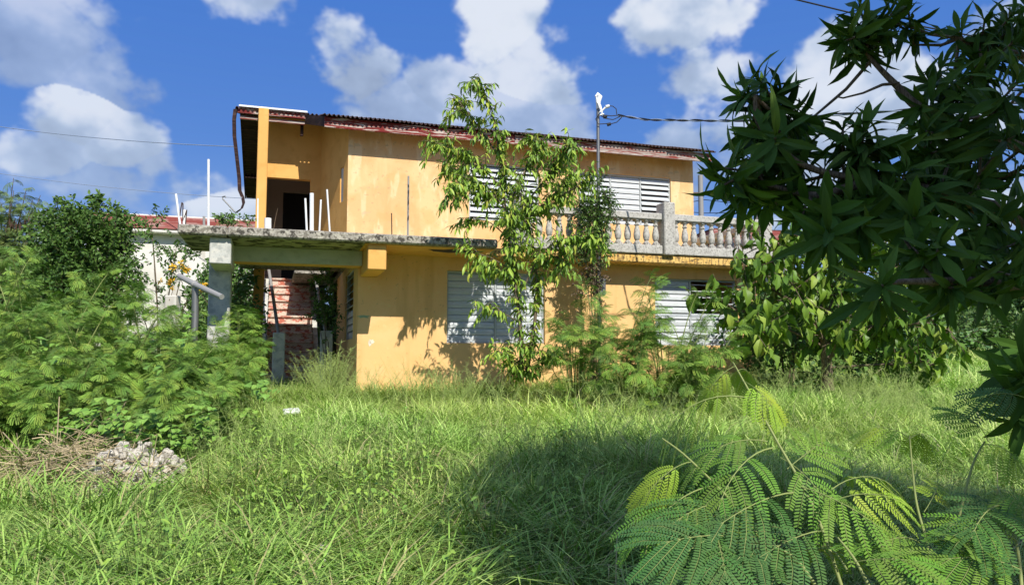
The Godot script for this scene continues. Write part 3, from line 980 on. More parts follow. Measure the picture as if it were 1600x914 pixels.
	var prof := [[0.052, 0.03], [0.056, 0.05], [0.04, 0.065], [0.034, 0.08], [0.05, 0.105], [0.06, 0.15], [0.062, 0.19], [0.052, 0.25], [0.037, 0.315], [0.030, 0.34], [0.046, 0.352], [0.046, 0.366], [0.033, 0.378], [0.036, 0.41], [0.05, 0.42], [0.05, 0.445]]
	var bm := MB.new()
	bm.lathe(prof, Vector3.ZERO, 12)
	bm.box(Vector3(-0.058, 0, -0.058), Vector3(0.058, 0.034, 0.058), 0.006)
	bm.box(Vector3(-0.056, 0.425, -0.056), Vector3(0.056, 0.452, 0.056), 0.006)
	var bmesh := bm.mesh()
	var pier := func(u0: float, u1: float, b0: float, b1: float, h1: float) -> void:
		var m2 := MB.new()
		m2.box(H(u0, 1.767, b1), H(u1, h1, b0), 0.016)
		part("pier", m2.mesh(), M.rail, bal)
	pier.call(2.44, 2.66, -0.50, -0.24, 2.72)
	pier.call(5.215, 5.435, -0.52, -0.22, 2.71)
	pier.call(7.26, 7.47, -0.50, -0.24, 2.71)
	for q in [[2.661, 5.214], [5.436, 7.259]]:
		var m1 := MB.new(); m1.box(H(q[0], 2.392, -0.27), H(q[1], 2.515, -0.45), 0.014)
		part("top_rail", m1.mesh(), M.rail, bal)
		var m3 := MB.new(); m3.box(H(q[0], 1.782, -0.26), H(q[1], 1.94, -0.455), 0.014)
		part("bottom_rail", m3.mesh(), M.rail, bal)
		var n := int(round((q[1] - q[0]) / 0.183))
		for i in n:
			var uu: float = q[0] + (q[1] - q[0]) * (i + 0.5) / n
			part("baluster", bmesh, M.rail, bal, Transform3D(Basis(Vector3.UP, rnd(0, 0.3)), H(uu, 1.941, -0.36)))
	var m4 := MB.new(); m4.box(H(7.28, 2.392, 2.19), H(7.45, 2.515, -0.239), 0.014)
	part("top_rail", m4.mesh(), M.rail, bal)
	var m5 := MB.new(); m5.box(H(7.275, 1.782, 2.19), H(7.455, 1.94, -0.239), 0.014)
	part("bottom_rail", m5.mesh(), M.rail, bal)
	for i in 12:
		part("baluster", bmesh, M.rail, bal, Transform3D(Basis(), H(7.365, 1.941, -0.1 + 0.185 * i)))


# ---------------------------------------------------------------- what stands round the house
func make_neighbours() -> void:
	var h := thing("neighbour_house", "low white house with a faded red roof band behind dark bush", "house", at(285, 620, 24.0))
	h.rotation_degrees.y = TURN
	var hb := func(called: String, m: Material, lo: Vector3, hi: Vector3) -> void:
		var mb := MB.new(); mb.box(lo, hi, 0.02)
		part(called, mb.mesh(), m, h)
	hb.call("wall", M.plaster, Vector3(-2.9, -2.0, -6), Vector3(2.6, 5.32, 0))
	hb.call("roof_band", M.redpaint, Vector3(-3.2, 5.33, -6.4), Vector3(3.0, 5.74, 0.42))
	hb.call("eave", M.plaster, Vector3(-3.15, 5.22, 0.005), Vector3(2.95, 5.325, 0.38))
	hb.call("roof", M.plaster, Vector3(-3.1, 5.745, -6.3), Vector3(2.9, 5.8, 0.3))
	var r := thing("neighbour_house", "far bungalow with dark red eave and white posts glimpsed through the balcony balusters", "house", at(1190, 560, 32.0))
	r.rotation_degrees.y = 10.0
	var rb := func(called: String, m: Material, lo: Vector3, hi: Vector3) -> void:
		var mb := MB.new(); mb.box(lo, hi, 0.02)
		part(called, mb.mesh(), m, r)
	rb.call("wall", M.plaster, Vector3(-1.9, -2, -5), Vector3(2.3, 4.9, -1.2))
	rb.call("eave", M.redpaint, Vector3(-2.2, 4.95, -5.2), Vector3(2.5, 5.5, 0.3))
	rb.call("roof", M.rust, Vector3(-2.2, 5.51, -5.2), Vector3(2.5, 5.56, 0.25))
	for i in 3:
		rb.call("post", M.plaster, Vector3(-1.8 + i * 1.5, -2, -0.2), Vector3(-1.55 + i * 1.5, 4.94, 0.05))


func cable(called: String, label: String, pts: Array, r: float, m: Material, sag: float, category := "cable") -> void:
	var path := []
	for i in pts.size() - 1:
		var a: Vector3 = pts[i]; var b: Vector3 = pts[i + 1]
		for k in 12:
			var t := k / 12.0
			path.append(a.lerp(b, t) - Vector3(0, sag * 4.0 * t * (1.0 - t), 0))
	path.append(pts[-1])
	var mb := MB.new()
	mb.tube(path, [r], 5)
	tag(part(called, mb.mesh(), m, self), label, category)


func make_poles_and_wires() -> void:
	# service mast of the house
	var d := 12.36
	var base := at(937, 575, d)
	base.y = ground(base.x, base.z)
	var mast := thing("service_mast", "thin grey steel service mast with white weatherhead rising past the balcony rail", "mast", base)
	var P := func(x: float, y: float, dd := 12.36) -> Vector3: return at(x, y, dd) - base
	var mb := MB.new()
	mb.tube([Vector3(0, -0.2, 0), P.call(936, 430), P.call(935, 290), P.call(934.5, 166)], [0.03, 0.03, 0.028, 0.028], 10)
	part("pole", mb.mesh(), M.steel, mast)
	var wh := MB.new()
	wh.tube([P.call(934.5, 170), P.call(935, 158), P.call(937, 151), P.call(934, 148), P.call(931, 151)], [0.032, 0.045, 0.05, 0.045, 0.02], 10)
	part("weatherhead", wh.mesh(), M.white, mast)
	for q in [[[932, 152], [933, 160], [938, 164], [940, 171], [936, 176], [942, 172], [946, 168], [950, 167]], [[933, 154], [936, 165], [941, 176], [937, 180], [944, 178]]]:
		var pts := []
		for p in q: pts.append(P.call(p[0], p[1], 12.3))
		var w := MB.new(); w.tube(pts, [0.016], 6)
		part("white_lead", w.mesh(), M.white, mast)
	for q in [[950, 166, M.white], [946, 182, M.black], [952, 194, M.black]]:
		var c := MB.new()
		c.tube([P.call(q[0] - 3, q[1] + 1, 12.3), P.call(q[0] + 2.5, q[1] - 0.5, 12.3)], [0.03, 0.026], 8)
		part("connector", c.mesh(), q[2], mast)
	for q in [[[937, 178], [931, 186], [935, 194], [950, 193]], [[938, 180], [946, 185], [958, 187], [967, 183], [974, 180]], [[953, 194], [964, 191], [972, 183]], [[951, 165], [958, 166], [963, 170], [964, 179]], [[937, 179], [955, 181], [968, 180]]]:
		var pts := []
		for p in q: pts.append(P.call(p[0], p[1], 12.3))
		var w := MB.new(); w.tube(pts, [0.008], 5)
		part("lead", w.mesh(), M.cable, mast)
	var box := MB.new()
	box.box(P.call(927, 463) + Vector3(0, 0, 0.03), P.call(945, 436) + Vector3(0, 0, 0.16), 0.02)
	part("meter_box", box.mesh(), M.steel, mast)
	# twisted service drop: two strands wound round each other
	var drop := Node3D.new()
	add(drop, "service_drop", self)
	tag(drop, "twisted black and grey service cable running from the mast into the mango tree", "cable")
	var a := at(966, 180, 12.3); var b := at(1010, 187, 11.9); var c := at(1150, 189, 10.6); var e := at(1760, 150, 8.2)
	for s in 2:
		var pts := []
		for i in 141:
			var t := i / 140.0
			var p: Vector3
			if t < 0.12: p = a.lerp(b, t / 0.12)
			elif t < 0.46: p = b.lerp(c, (t - 0.12) / 0.34)
			else: p = c.lerp(e, (t - 0.46) / 0.54)
			var w := t * 60.0 + PI * s
			pts.append(p + Vector3(0, cos(w), sin(w)) * 0.011)
		var w2 := MB.new(); w2.tube(pts, [0.011], 5)
		part("strand", w2.mesh(), M.cable if s == 0 else M.wire, drop)
	cable("overhead_wire", "dark overhead wire crossing the sky above the mango branches", [at(1190, -14, 9.0), at(1335, 21, 9.6), at(1700, 90, 11.0)], 0.011, M.cable, 0.0)
	cable("overhead_wire", "upper pale thin wire crossing the sky to the roof corner", [at(-60, 189, 22.0), at(366, 229, 18.0)], 0.011, M.wire, 0.12)
	cable("overhead_wire", "lower pale thin wire crossing the sky behind the tall white pipe", [at(-60, 262, 24.0), at(420, 312, 22.0)], 0.010, M.wire, 0.14)
	cable("overhead_wire", "upper of the two black wires between far-left tree and dark bush", [at(-40, 330, 30.0), at(130, 344, 26.0)], 0.02, M.cable, 0.05)
	cable("overhead_wire", "lower of the two black wires between far-left tree and dark bush", [at(-40, 346, 29.0), at(130, 348, 26.0)], 0.02, M.cable, 0.1)
	# street pole far behind the house
	var up := at(1101, 560, 36.0)
	var pole := thing("utility_pole", "grey utility pole with wires far behind the right end of the balcony", "pole", up)
	var pm := MB.new(); pm.tube([Vector3(0, -1, 0), Vector3(0, 9.0, 0)], [0.16, 0.12], 10)
	part("post", pm.mesh(), M.pipe, pole)
	var arm := MB.new(); arm.box(Vector3(-0.9, 8.0, -0.06), Vector3(0.9, 8.14, 0.06), 0.01)
	part("crossarm", arm.mesh(), M.twig, pole)
	for q in [[310, 306], [319, 315], [330, 336]]:
		var wm := MB.new()
		wm.tube([at(1060, q[0], 38.0) - up, at(1101, q[1] - 3, 36.0) - up, at(1180, q[0] + 2, 33.0) - up], [0.018], 5)
		part("wire", wm.mesh(), M.cable, pole)


func make_pipes() -> void:
	# plastic and steel stubs left standing along the edge of the carport slab; top and foot as [x, y]
	var d := func(x: float) -> float: return 10.05 + (x - 300.0) * 0.0026
	var specs := [
		["pvc_pipe", "tallest thin white pipe standing up from the left end of the slab", 325, 249, 325, 350, 0.019, M.white],
		["pvc_pipe", "short pale stub beside the foot of the tallest pipe", 318, 338, 318, 350, 0.02, M.pipe],
		["pvc_pipe", "white pipe leaning to one side over the slab corner", 274, 303, 281, 352, 0.018, M.white],
		["pvc_pipe", "stubby white pipe upright at the slab corner behind the bent wires", 287.5, 328, 287.5, 352, 0.026, M.white],
		["pvc_pipe", "squat wide white pipe stub in front of the porch column", 418, 341, 418, 358, 0.055, M.white],
		["pvc_pipe", "slim white pipe tight against the outer side of the porch column", 402.3, 310, 402, 357, 0.012, M.white],
		["pvc_pipe", "thin white pipe just before the thickest one at the dark doorway", 476.5, 310, 479, 361, 0.017, M.white],
		["pvc_pipe", "thick white pipe standing upright before the dark doorway edge", 486.6, 302, 486.6, 362, 0.034, M.white],
		["pvc_pipe", "short thin white pipe between the thick pipe and the slanting one", 501, 312, 498.5, 362, 0.015, M.white],
		["pvc_pipe", "thin white pipe slanting before the shaded side wall", 510.5, 296, 515, 362, 0.015, M.white],
		["steel_pipe", "slender grey pipe standing alone against the sunny upper wall", 638, 275, 637, 368, 0.016, M.pipe]]
	for s in specs:
		var foot := at(s[4], s[5], d.call(s[4]))
		var top := at(s[2], s[3], d.call(s[4])) - foot
		var o := MB.new()
		var r: float = s[6] * 0.86
		o.tube([Vector3(0, -0.02, 0), top], [r, r], 12, false)
		o.tube([top, top - Vector3(0, 0.001, 0), top * 0.9], [r, r * 0.8, r * 0.8], 12, false)
		var p := part(s[0], o.mesh(), s[7], self, Transform3D(Basis(), foot))
		tag(p, s[1], "pipe", "pipe stubs along the slab edge")
	var f2 := at(612, 366, 10.86)
	var rb := MB.new(); rb.tube([Vector3(0, -0.02, 0), at(611.5, 333, 10.86) - f2], [0.008], 6)
	tag(part("rebar", rb.mesh(), M.rebar, self, Transform3D(Basis(), f2)), "single short rusty rod beside the slender grey pipe", "rebar")
	var f3 := at(285, 352, 10.0)
	var loop := MB.new()
	var pts := []
	for p in [[278, 352], [281, 330], [283.5, 316], [285, 318], [285, 345], [287, 340], [291, 328], [289, 350]]:
		pts.append(at(p[0], p[1], 10.0) - f3)
	loop.tube(pts, [0.008], 6)
	tag(part("rebar", loop.mesh(), M.rebar, self, Transform3D(Basis(), f3)), "bent loops of black reinforcing wire on the slab corner", "rebar")
	var dry := MB.new()
	dry.tube([at(427, 358, 10.4) - f3, at(430, 340, 10.4) - f3, at(433.5, 325, 10.4) - f3], [0.006, 0.005, 0.003], 5)
	tag(part("dry_stalk", dry.mesh(), M.twig, self, Transform3D(Basis(), f3)), "thin dry stalk rising from slab edge near porch column", "stalk")


func make_railing() -> void:
	# sloping grey pipe on a post left of the carport column, and a whitewashed post
	var base := at(308, 610, 9.3)
	base.y = ground(base.x, base.z)
	var g := thing("pipe_rail", "sloping grey pipe rail on its post beside the carport column", "railing", base)
	var p := MB.new()
	p.tube([at(279, 431, 9.6) - base, at(303, 444, 9.4) - base, at(346, 464, 9.0) - base], [0.036, 0.036, 0.034], 12)
	part("rail", p.mesh(), M.pipe, g)
	var cl := MB.new()
	cl.tube([at(301, 443, 9.4) - base, at(306, 445.5, 9.4) - base], [0.046, 0.046], 12)
	part("collar", cl.mesh(), M.pipe, g)
	var ps := MB.new()
	ps.tube([at(304.5, 448, 9.42) - base, at(304, 500, 9.42) - base, Vector3(at(303, 600, 9.42).x - base.x, -0.1, 0)], [0.042, 0.042, 0.042], 12)
	part("post", ps.mesh(), M.steel, g)
	var wb := at(268, 600, 9.8)
	wb.y = ground(wb.x, wb.z)
	var w := MB.new()
	var hh := at(268, 462, 9.8).y - wb.y
	w.box(Vector3(-0.075, -0.2, -0.075), Vector3(0.075, hh, 0.075), 0.012)
	tag(part("fence_post", w.mesh(), M.plaster, self, Transform3D(Basis(Vector3.BACK, 0.02), wb)), "whitewashed square post standing in the feathery shrubs", "post")


# ---------------------------------------------------------------- plants
func leaf_set(colors: Array, L: float, W: float, droop: float, fold: float, segs: int, belly := 0.45, wave := 0.0) -> Array:
	var out := []
	for c in colors:
		var mb := MB.new()
		mb.col = c
		var sz := rnd(0.9, 1.1)
		mb.leaf(Transform3D(), L * sz, W * sz, droop * rnd(0.6, 1.4), fold * rnd(0.7, 1.3), segs, belly, wave, rnd(0, 6))
		out.append(mb.mesh())
	return out


func smooth(pts: Array, per := 6) -> Array:
	var out := []
	for i in pts.size() - 1:
		var p0: Vector3 = pts[maxi(i - 1, 0)]; var p1: Vector3 = pts[i]; var p2: Vector3 = pts[i + 1]; var p3: Vector3 = pts[mini(i + 2, pts.size() - 1)]
		for k in per:
			out.append(p1.cubic_interpolate(p2, p0, p3, float(k) / per))
	out.append(pts[-1])
	return out


func taper(cnt: int, r0: float, r1: float) -> Array:
	var out := []
	for i in cnt: out.append(lerpf(r0, r1, float(i) / maxi(cnt - 1, 1)))
	return out


# leaves set alternately along a twig, hanging a little
func leafy_twig(pts: Array, spacing: float, xfs: Array, spread: float, hang: float, size0: float, size1: float, from := 0.0) -> void:
	var acc := 0.0
	var total := 0.0
	for i in pts.size() - 1: total += (pts[i + 1] - pts[i]).length()
	var run := 0.0
	var turn := rnd(0, TAU)
	for i in pts.size() - 1:
		var a: Vector3 = pts[i]; var b: Vector3 = pts[i + 1]
		var l := (b - a).length()
		var t := (b - a) / maxf(l, 1e-5)
		while acc < l:
			var f := (run + acc) / maxf(total, 1e-5)
			if f >= from:
				turn += 2.4 + rnd(-0.5, 0.5)
				var s := t.cross(Vector3(0.3, 1, 0.2)).normalized()
				var q := s.rotated(t, turn)
				var dir := (t * (1.0 - spread) + q * spread + Vector3.DOWN * hang * rnd(0.5, 1.4)).normalized()
				xfs.append(toward(a + t * acc, dir, Vector3.UP + rdir() * 0.5, rnd(size0, size1)))
			acc += spacing * rnd(0.7, 1.3)
		acc -= l
		run += l


func make_small_tree() -> void:
	rng.seed = 31
	var D := 10.7
	var base := at(818, 590, D)
	base.y = ground(base.x, base.z)
	var tree := thing("small_tree", "slender young tree with narrow drooping leaves growing before the house middle", "tree", base)
	# [depth shift at the end, start radius, leafy from, twigs per metre, points]
	var lines := [
		[0.0, 0.035, 0.12, 5.0, [[815, 590], [812, 500], [801, 420], [790, 330], [785, 250], [779, 200]]],
		[0.25, 0.03, 0.15, 4.0, [[822, 590], [838, 480], [835, 400], [820, 330], [806, 280]]],
		[-0.3, 0.02, 0.25, 3.0, [[785, 262], [776, 215], [768, 170], [752, 140], [744, 122]]],
		[0.35, 0.018, 0.2, 3.5, [[780, 245], [745, 195], [722, 165], [707, 150]]],
		[-0.1, 0.012, 0.3, 2.5, [[724, 170], [703, 180]]],
		[-0.4, 0.02, 0.2, 5.0, [[786, 295], [740, 250], [705, 228], [668, 222]]],
		[-0.5, 0.018, 0.15, 6.0, [[790, 325], [745, 285], [715, 290], [698, 305]]],
		[0.5, 0.016, 0.15, 6.0, [[788, 310], [750, 300], [722, 268], [700, 262]]],
		[0.5, 0.02, 0.15, 6.0, [[800, 310], [826, 255], [842, 226], [818, 214]]],
		[-0.45, 0.02, 0.15, 6.0, [[815, 325], [856, 275], [880, 240], [898, 224]]],
		[0.35, 0.02, 0.15, 6.0, [[820, 345], [866, 305], [898, 268]]],
		[-0.2, 0.016, 0.2, 5.0, [[822, 335], [862, 312], [900, 292], [925, 272]]],
		[-0.35, 0.014, 0.3, 2.0, [[803, 425], [765, 402], [728, 394]]],
		[0.1, 0.012, 0.3, 2.0, [[792, 370], [760, 345], [728, 347]]],
		[-0.5, 0.02, 0.25, 4.5, [[818, 450], [850, 392], [898, 372], [945, 372]]],
		[-0.2, 0.016, 0.25, 4.0, [[834, 425], [868, 402], [890, 425]]],
		[-0.35, 0.012, 0.3, 2.0, [[813, 505], [782, 487], [755, 478]]],
		[0.3, 0.014, 0.2, 4.0, [[812, 470], [778, 420], [755, 410]]],
		[-0.4, 0.016, 0.1, 5.0, [[806, 440], [800, 395], [806, 350], [800, 320]]],
		[-0.3, 0.014, 0.1, 5.0, [[820, 590], [795, 560], [770, 545]]],
		[-0.4, 0.014, 0.1, 5.0, [[824, 590], [850, 560], [880, 550]]],
		[-0.2, 0.014, 0.1, 5.0, [[820, 590], [826, 560], [830, 535]]],
		[0.2, 0.014, 0.1, 5.0, [[816, 590], [800, 565], [790, 540]]]]
	var xfs := []
	var wood := MB.new()
	for l in lines:
		var pts := []
		var np: int = l[4].size()
		for i in np:
			var f := float(i) / (np - 1)
			var q = l[4][i]
			pts.append(at(q[0], q[1], D + l[0] * f))
		pts = smooth(pts, 5)
		var rel := []
		for p in pts: rel.append(p - base)
		if l[1] >= 0.03:
			var tk := MB.new()
			tk.tube(rel, taper(rel.size(), l[1], 0.006), 8)
			part("trunk", tk.mesh(), M.bark, tree)
		else:
			wood.tube(rel, taper(rel.size(), l[1] * 0.8, 0.004), 6)
		leafy_twig(pts, 0.035, xfs, 0.65, 0.55, 0.75, 1.15, l[2])
		# side twigs
		var total := 0.0
		for i in pts.size() - 1: total += (pts[i + 1] - pts[i]).length()
		var cnt := int(total * l[3] * 6.6)
		for k in cnt:
			var f := rnd(l[2], 0.98)
			var idx := int(f * (pts.size() - 1))
			var t: Vector3 = (pts[mini(idx + 1, pts.size() - 1)] - pts[maxi(idx - 1, 0)]).normalized()
			var dir := (t * 0.6 + rdir() * 0.9 + Vector3.UP * 0.15).normalized()
			var ln := rnd(0.14, 0.34) * (0.7 if l[0] == 0.0 else 1.0)
			var tw := [pts[idx], pts[idx] + dir * ln * 0.5, pts[idx] + dir * ln + Vector3(0, -0.05, 0)]
			var tr := []
			for p in tw: tr.append(p - base)
			wood.tube(tr, [0.006, 0.004, 0.002], 4)
			leafy_twig(tw, 0.03, xfs, 0.6, 0.6, 0.65, 1.1)
	part("branches", wood.mesh(), M.bark, tree)
	var ms := leaf_set([Color(0.24, 0.38, 0.05), Color(0.28, 0.42, 0.055), Color(0.18, 0.31, 0.045), Color(0.34, 0.46, 0.06), Color(0.22, 0.35, 0.045), Color(0.42, 0.45, 0.07), Color(0.13, 0.23, 0.035)], 0.145, 0.038, 0.5, 0.35, 4, 0.42, 0.15)
	leaves("leaf", "foliage", ms, M.leaf, tree, xfs, 300)


func make_noni() -> void:
	rng.seed = 41
	var D := 11.2
	var base := at(1295, 600, D)
	base.y = ground(base.x, base.z)
	var tree := thing("broadleaf_tree", "low spreading tree with big glossy drooping leaves at the house's far corner", "tree", base)
	var lines := [
		[0.0, 0.09, [[1295, 610], [1290, 540], [1280, 480], [1265, 420]]],
		[-0.5, 0.05, [[1285, 520], [1230, 470], [1180, 430], [1150, 400]]],
		[-0.3, 0.045, [[1280, 490], [1225, 430], [1195, 395], [1185, 385]]],
		[0.3, 0.045, [[1270, 450], [1240, 405], [1225, 385]]],
		[-0.6, 0.04, [[1285, 540], [1220, 510], [1160, 490], [1130, 470]]],
		[-0.8, 0.04, [[1290, 540], [1260, 470], [1235, 440]]],
		[-0.2, 0.045, [[1290, 520], [1330, 440], [1350, 390], [1365, 380]]],
		[0.2, 0.045, [[1290, 530], [1370, 450], [1410, 400], [1430, 390]]],
		[-0.4, 0.045, [[1295, 560], [1370, 520], [1450, 505], [1490, 520]]],
		[-0.7, 0.04, [[1295, 575], [1370, 570], [1430, 570], [1455, 572]]],
		[-0.8, 0.035, [[1295, 570], [1310, 530], [1325, 500]]],
		[0.3, 0.04, [[1290, 500], [1310, 440], [1300, 400]]],
		[-0.6, 0.035, [[1290, 530], [1390, 500], [1425, 480]]],
		[-0.9, 0.03, [[1230, 515], [1190, 520], [1175, 510]]],
		[0.5, 0.04, [[1370, 460], [1440, 450], [1480, 460]]]]
	var xfs := []
	var wood := MB.new()
	for l in lines:
		var pts := []
		var np: int = l[2].size()
		for i in np:
			var q = l[2][i]
			pts.append(at(q[0], q[1], D + l[0] * float(i) / (np - 1)))
		pts = smooth(pts, 4)
		var rel := []
		for p in pts: rel.append(p - base)
		if l[1] > 0.08:
			var tk := MB.new(); tk.tube(rel, taper(rel.size(), l[1], 0.03), 9)
			part("trunk", tk.mesh(), M.bark, tree)
		else:
			wood.tube(rel, taper(rel.size(), l[1] * 0.5, 0.008), 6)
		leafy_twig(pts, 0.10, xfs, 0.7, 0.75, 0.7, 1.15, 0.4)
		for k in 20:
			var f := rnd(0.4, 1.0)
			var idx := int(f * (pts.size() - 1))
			var dir := (rdir() + Vector3(0, 0.25, 0.25)).normalized()
			var ln := rnd(0.2, 0.6)
			var tw := [pts[idx], pts[idx] + dir * ln * 0.5, pts[idx] + dir * ln]
			var tr := []
			for p in tw: tr.append(p - base)
			wood.tube(tr, [0.009, 0.007, 0.004], 4)
			leafy_twig(tw, 0.07, xfs, 0.65, 0.8, 0.65, 1.1, 0.3)
	part("branches", wood.mesh(), M.bark, tree)
	var ms := leaf_set([Color(0.12, 0.22, 0.025), Color(0.085, 0.165, 0.02), Color(0.18, 0.29, 0.035), Color(0.13, 0.22, 0.025), Color(0.27, 0.36, 0.055), Color(0.10, 0.19, 0.02)], 0.25, 0.115, 0.75, 0.35, 6, 0.5, 0.4)
	leaves("leaf", "foliage", ms, M.glossy, tree, xfs, 300)


# the leaves of one whorl at a branch tip
func whorl(p: Vector3, axis: Vector3, n: int, size: float, xfs: Array) -> void:
	var a := axis.normalized()
	var s := a.cross(Vector3(0.2, 0.3, 1.0)).normalized()
	for i in n:
		var f := (i + 0.5) / n
		var th := lerpf(0.3, 1.9, f) + rnd(-0.35, 0.35)
		var r := s.rotated(a, i * 2.4 + rnd(-0.35, 0.35))
		var dir := a * cos(th) + r * sin(th) + Vector3.DOWN * rnd(0.1, 0.65)
		var up := (a * sin(th) - r * cos(th)).normalized()
		if up.length() < 0.1: up = a
		xfs.append(toward(p - a * 0.09 * f * size / 0.2, dir, up + rdir() * 0.25, size * rnd(0.55, 1.15) * lerpf(0.85, 1.05, f)))


func make_mango() -> void:
	rng.seed = 51
	var foot := Vector3(4.7, 0.0, -0.7)
	foot.y = ground(foot.x, foot.z)
	var tree := thing("mango_tree", "dark mango tree leaning in close, whorls of long leaves against the sky", "tree", foot)
	var xfs := []
	var wood := MB.new()
	var limbs := [
		[[1800, 380, 3.1], [1560, 325, 3.1], [1380, 285, 3.0], [1280, 305, 2.95], [1205, 290, 2.95]],
		[[1800, 280, 3.4], [1600, 230, 3.3], [1450, 175, 3.2], [1400, 132, 3.2], [1350, 80, 3.2]],
		[[1800, 450, 2.7], [1560, 440, 2.6], [1400, 440, 2.4]],
		[[1800, 620, 2.4], [1600, 610, 2.3], [1560, 620, 2.2]],
		[[1800, 100, 3.6], [1620, 90, 3.5], [1500, 60, 3.4]],
		[[1380, 285, 3.0], [1260, 260, 2.95], [1190, 200, 2.95], [1180, 150, 2.95]]]
	var nodes := []
	var crown_fork := Vector3(3.7, 2.5, -0.9)
	for l in limbs:
		var pts := []
		for q in l: pts.append(at(q[0], q[1], q[2]))
		if l[0][0] == 1800:
			pts.push_front(crown_fork)
		pts = smooth(pts, 6)
		var rel := []
		for p in pts:
			rel.append(p - foot)
			nodes.append(p)
		wood.tube(rel, taper(rel.size(), 0.045 if l[0][0] == 1800 else 0.016, 0.008), 7)
	var tk := MB.new()
	tk.tube([Vector3(0, -0.3, 0), Vector3(-0.2, 1.0, -0.1), Vector3(-0.6, 1.8, -0.15), crown_fork - foot, Vector3(-1.3, 4.0, 0.2), Vector3(-1.4, 5.0, 0.0)], [0.26, 0.2, 0.17, 0.14, 0.08, 0.03], 12)
	part("trunk", tk.mesh(), M.bark, tree)
	# whorls: x, y, depth, axis x, axis y, axis toward the eye
	var tips := [
		[1190, 128, 3.0, -0.5, 0.6, 0.2], [1160, 150, 3.05, -0.9, 0.3, 0.0], [1222, 150, 3.1, 0.3, 0.9, 0.1], [1175, 205, 2.95, -0.9, -0.1, 0.3], [1212, 215, 2.85, -0.2, 0.4, 0.9],
		[1235, 170, 3.1, 0.7, 0.5, 0.1], [1165, 250, 2.95, -0.9, -0.1, 0.2], [1125, 262, 2.95, -1, 0.1, 0.1], [1130, 290, 2.9, -0.9, -0.5, 0.2], [1165, 300, 2.95, -0.3, -0.9, 0.2], [1200, 255, 3.05, 0.1, 0.3, 0.8],
		[1205, 310, 3.0, -0.2, -0.8, 0.5], [1245, 235, 3.05, 0.6, 0.5, 0.2], [1250, 290, 3.0, 0.1, -0.2, 0.9], [1195, 180, 3.15, 0.0, 0.2, 0.5],
		[1330, 40, 3.2, -0.7, 0.3, 0.2], [1350, 72, 3.2, -0.2, -0.9, 0.3], [1372, 50, 3.2, 0.5, -0.4, 0.3], [1345, 15, 3.25, -0.3, 0.9, 0.1], [1395, 20, 3.3, 0.4, 0.7, 0.1], [1320, 65, 3.15, -0.8, -0.4, 0.2], [1430, 55, 3.3, 0.4, -0.5, 0.3], [1420, 15, 3.3, -0.2, 0.8, 0.2],
		[1318, 198, 3.0, 0.0, 1.0, 0.1], [1352, 205, 2.95, 0.1, 1.0, 0.3], [1372, 225, 3.0, 0.6, 0.7, 0.2], [1338, 236, 2.95, -0.5, 0.6, 0.4],
		[1458, 130, 3.2, -0.8, 0.5, 0.2], [1470, 105, 3.25, -0.2, 0.9, 0.3], [1440, 165, 3.15, -0.9, 0.0, 0.2], [1448, 205, 3.1, -0.9, 0.1, 0.3], [1455, 240, 3.1, -0.8, -0.3, 0.3], [1495, 150, 3.2, 0.2, 0.6, 0.7],
		[1500, 50, 3.4, -0.5, 0.5, 0.3], [1540, 30, 3.4, 0.0, 0.9, 0.3], [1560, 90, 3.3, 0.3, 0.5, 0.6], [1590, 60, 3.2, 0.4, 0.5, 0.6], [1585, 20, 3.4, 0.5, 0.6, 0.1], [1520, 120, 3.3, 0.1, 0.2, 0.9], [1590, 130, 2.8, 0.2, 0.5, 0.8], [1560, 170, 3.1, 0.1, 0.3, 0.9], [1500, 210, 3.1, -0.2, 0.4, 0.9],
		[1595, 210, 2.9, 0.4, 0.2, 0.8], [1415, 268, 2.9, 0.0, 0.8, 0.6], [1440, 300, 2.9, 0.3, 0.4, 0.8], [1390, 300, 2.9, -0.4, 0.3, 0.8], [1480, 280, 3.0, 0.1, 0.5, 0.8], [1520, 300, 3.0, 0.2, 0.2, 0.9], [1600, 330, 2.8, 0.4, 0.0, 0.8],
		[1290, 330, 2.8, -0.3, 0.2, 0.9], [1255, 335, 2.9, -0.4, -0.6, 0.5], [1295, 365, 2.7, -0.2, 0.3, 1.0], [1330, 320, 2.85, 0.1, 0.3, 0.9], [1345, 350, 2.8, 0.2, -0.3, 0.9], [1360, 312, 2.9, 0.1, 0.1, 0.9],
		[1380, 445, 2.4, -0.2, 0.4, 1.0], [1470, 385, 2.5, -0.1, 0.6, 0.9], [1490, 450, 2.5, 0.1, -0.2, 1.0], [1440, 400, 2.55, -0.1, -0.5, 0.8], [1520, 400, 2.6, 0.2, 0.2, 0.9], [1540, 460, 2.55, 0.3, -0.6, 0.7], [1580, 430, 2.5, 0.3, -0.3, 0.8], [1590, 380, 2.6, 0.3, 0.2, 0.9], [1430, 340, 2.7, -0.2, 0.3, 0.9], [1550, 350, 2.7, 0.1, 0.1, 1.0],
		[1600, 575, 2.2, -0.9, 0.1, 0.3], [1605, 600, 2.15, -0.8, -0.3, 0.4], [1600, 650, 2.2, -0.7, -0.6, 0.3], [1612, 545, 2.3, -0.7, 0.4, 0.3]]
	for k in 15:
		tips.append([rnd(1440, 1640), rnd(-20, 470), rnd(3.1, 4.3), rnd(-0.5, 0.5), rnd(-0.2, 0.8), rnd(0.1, 0.9)])
	for k in 5:
		tips.append([rnd(1165, 1265), rnd(150, 320), rnd(3.1, 3.5), rnd(-0.6, 0.6), rnd(-0.3, 0.6), rnd(0.1, 0.8)])
	for k in 10:
		tips.append([rnd(1300, 1450), rnd(255, 370), rnd(3.0, 3.6), rnd(-0.6, 0.6), rnd(-0.6, 0.5), rnd(0.1, 0.8)])
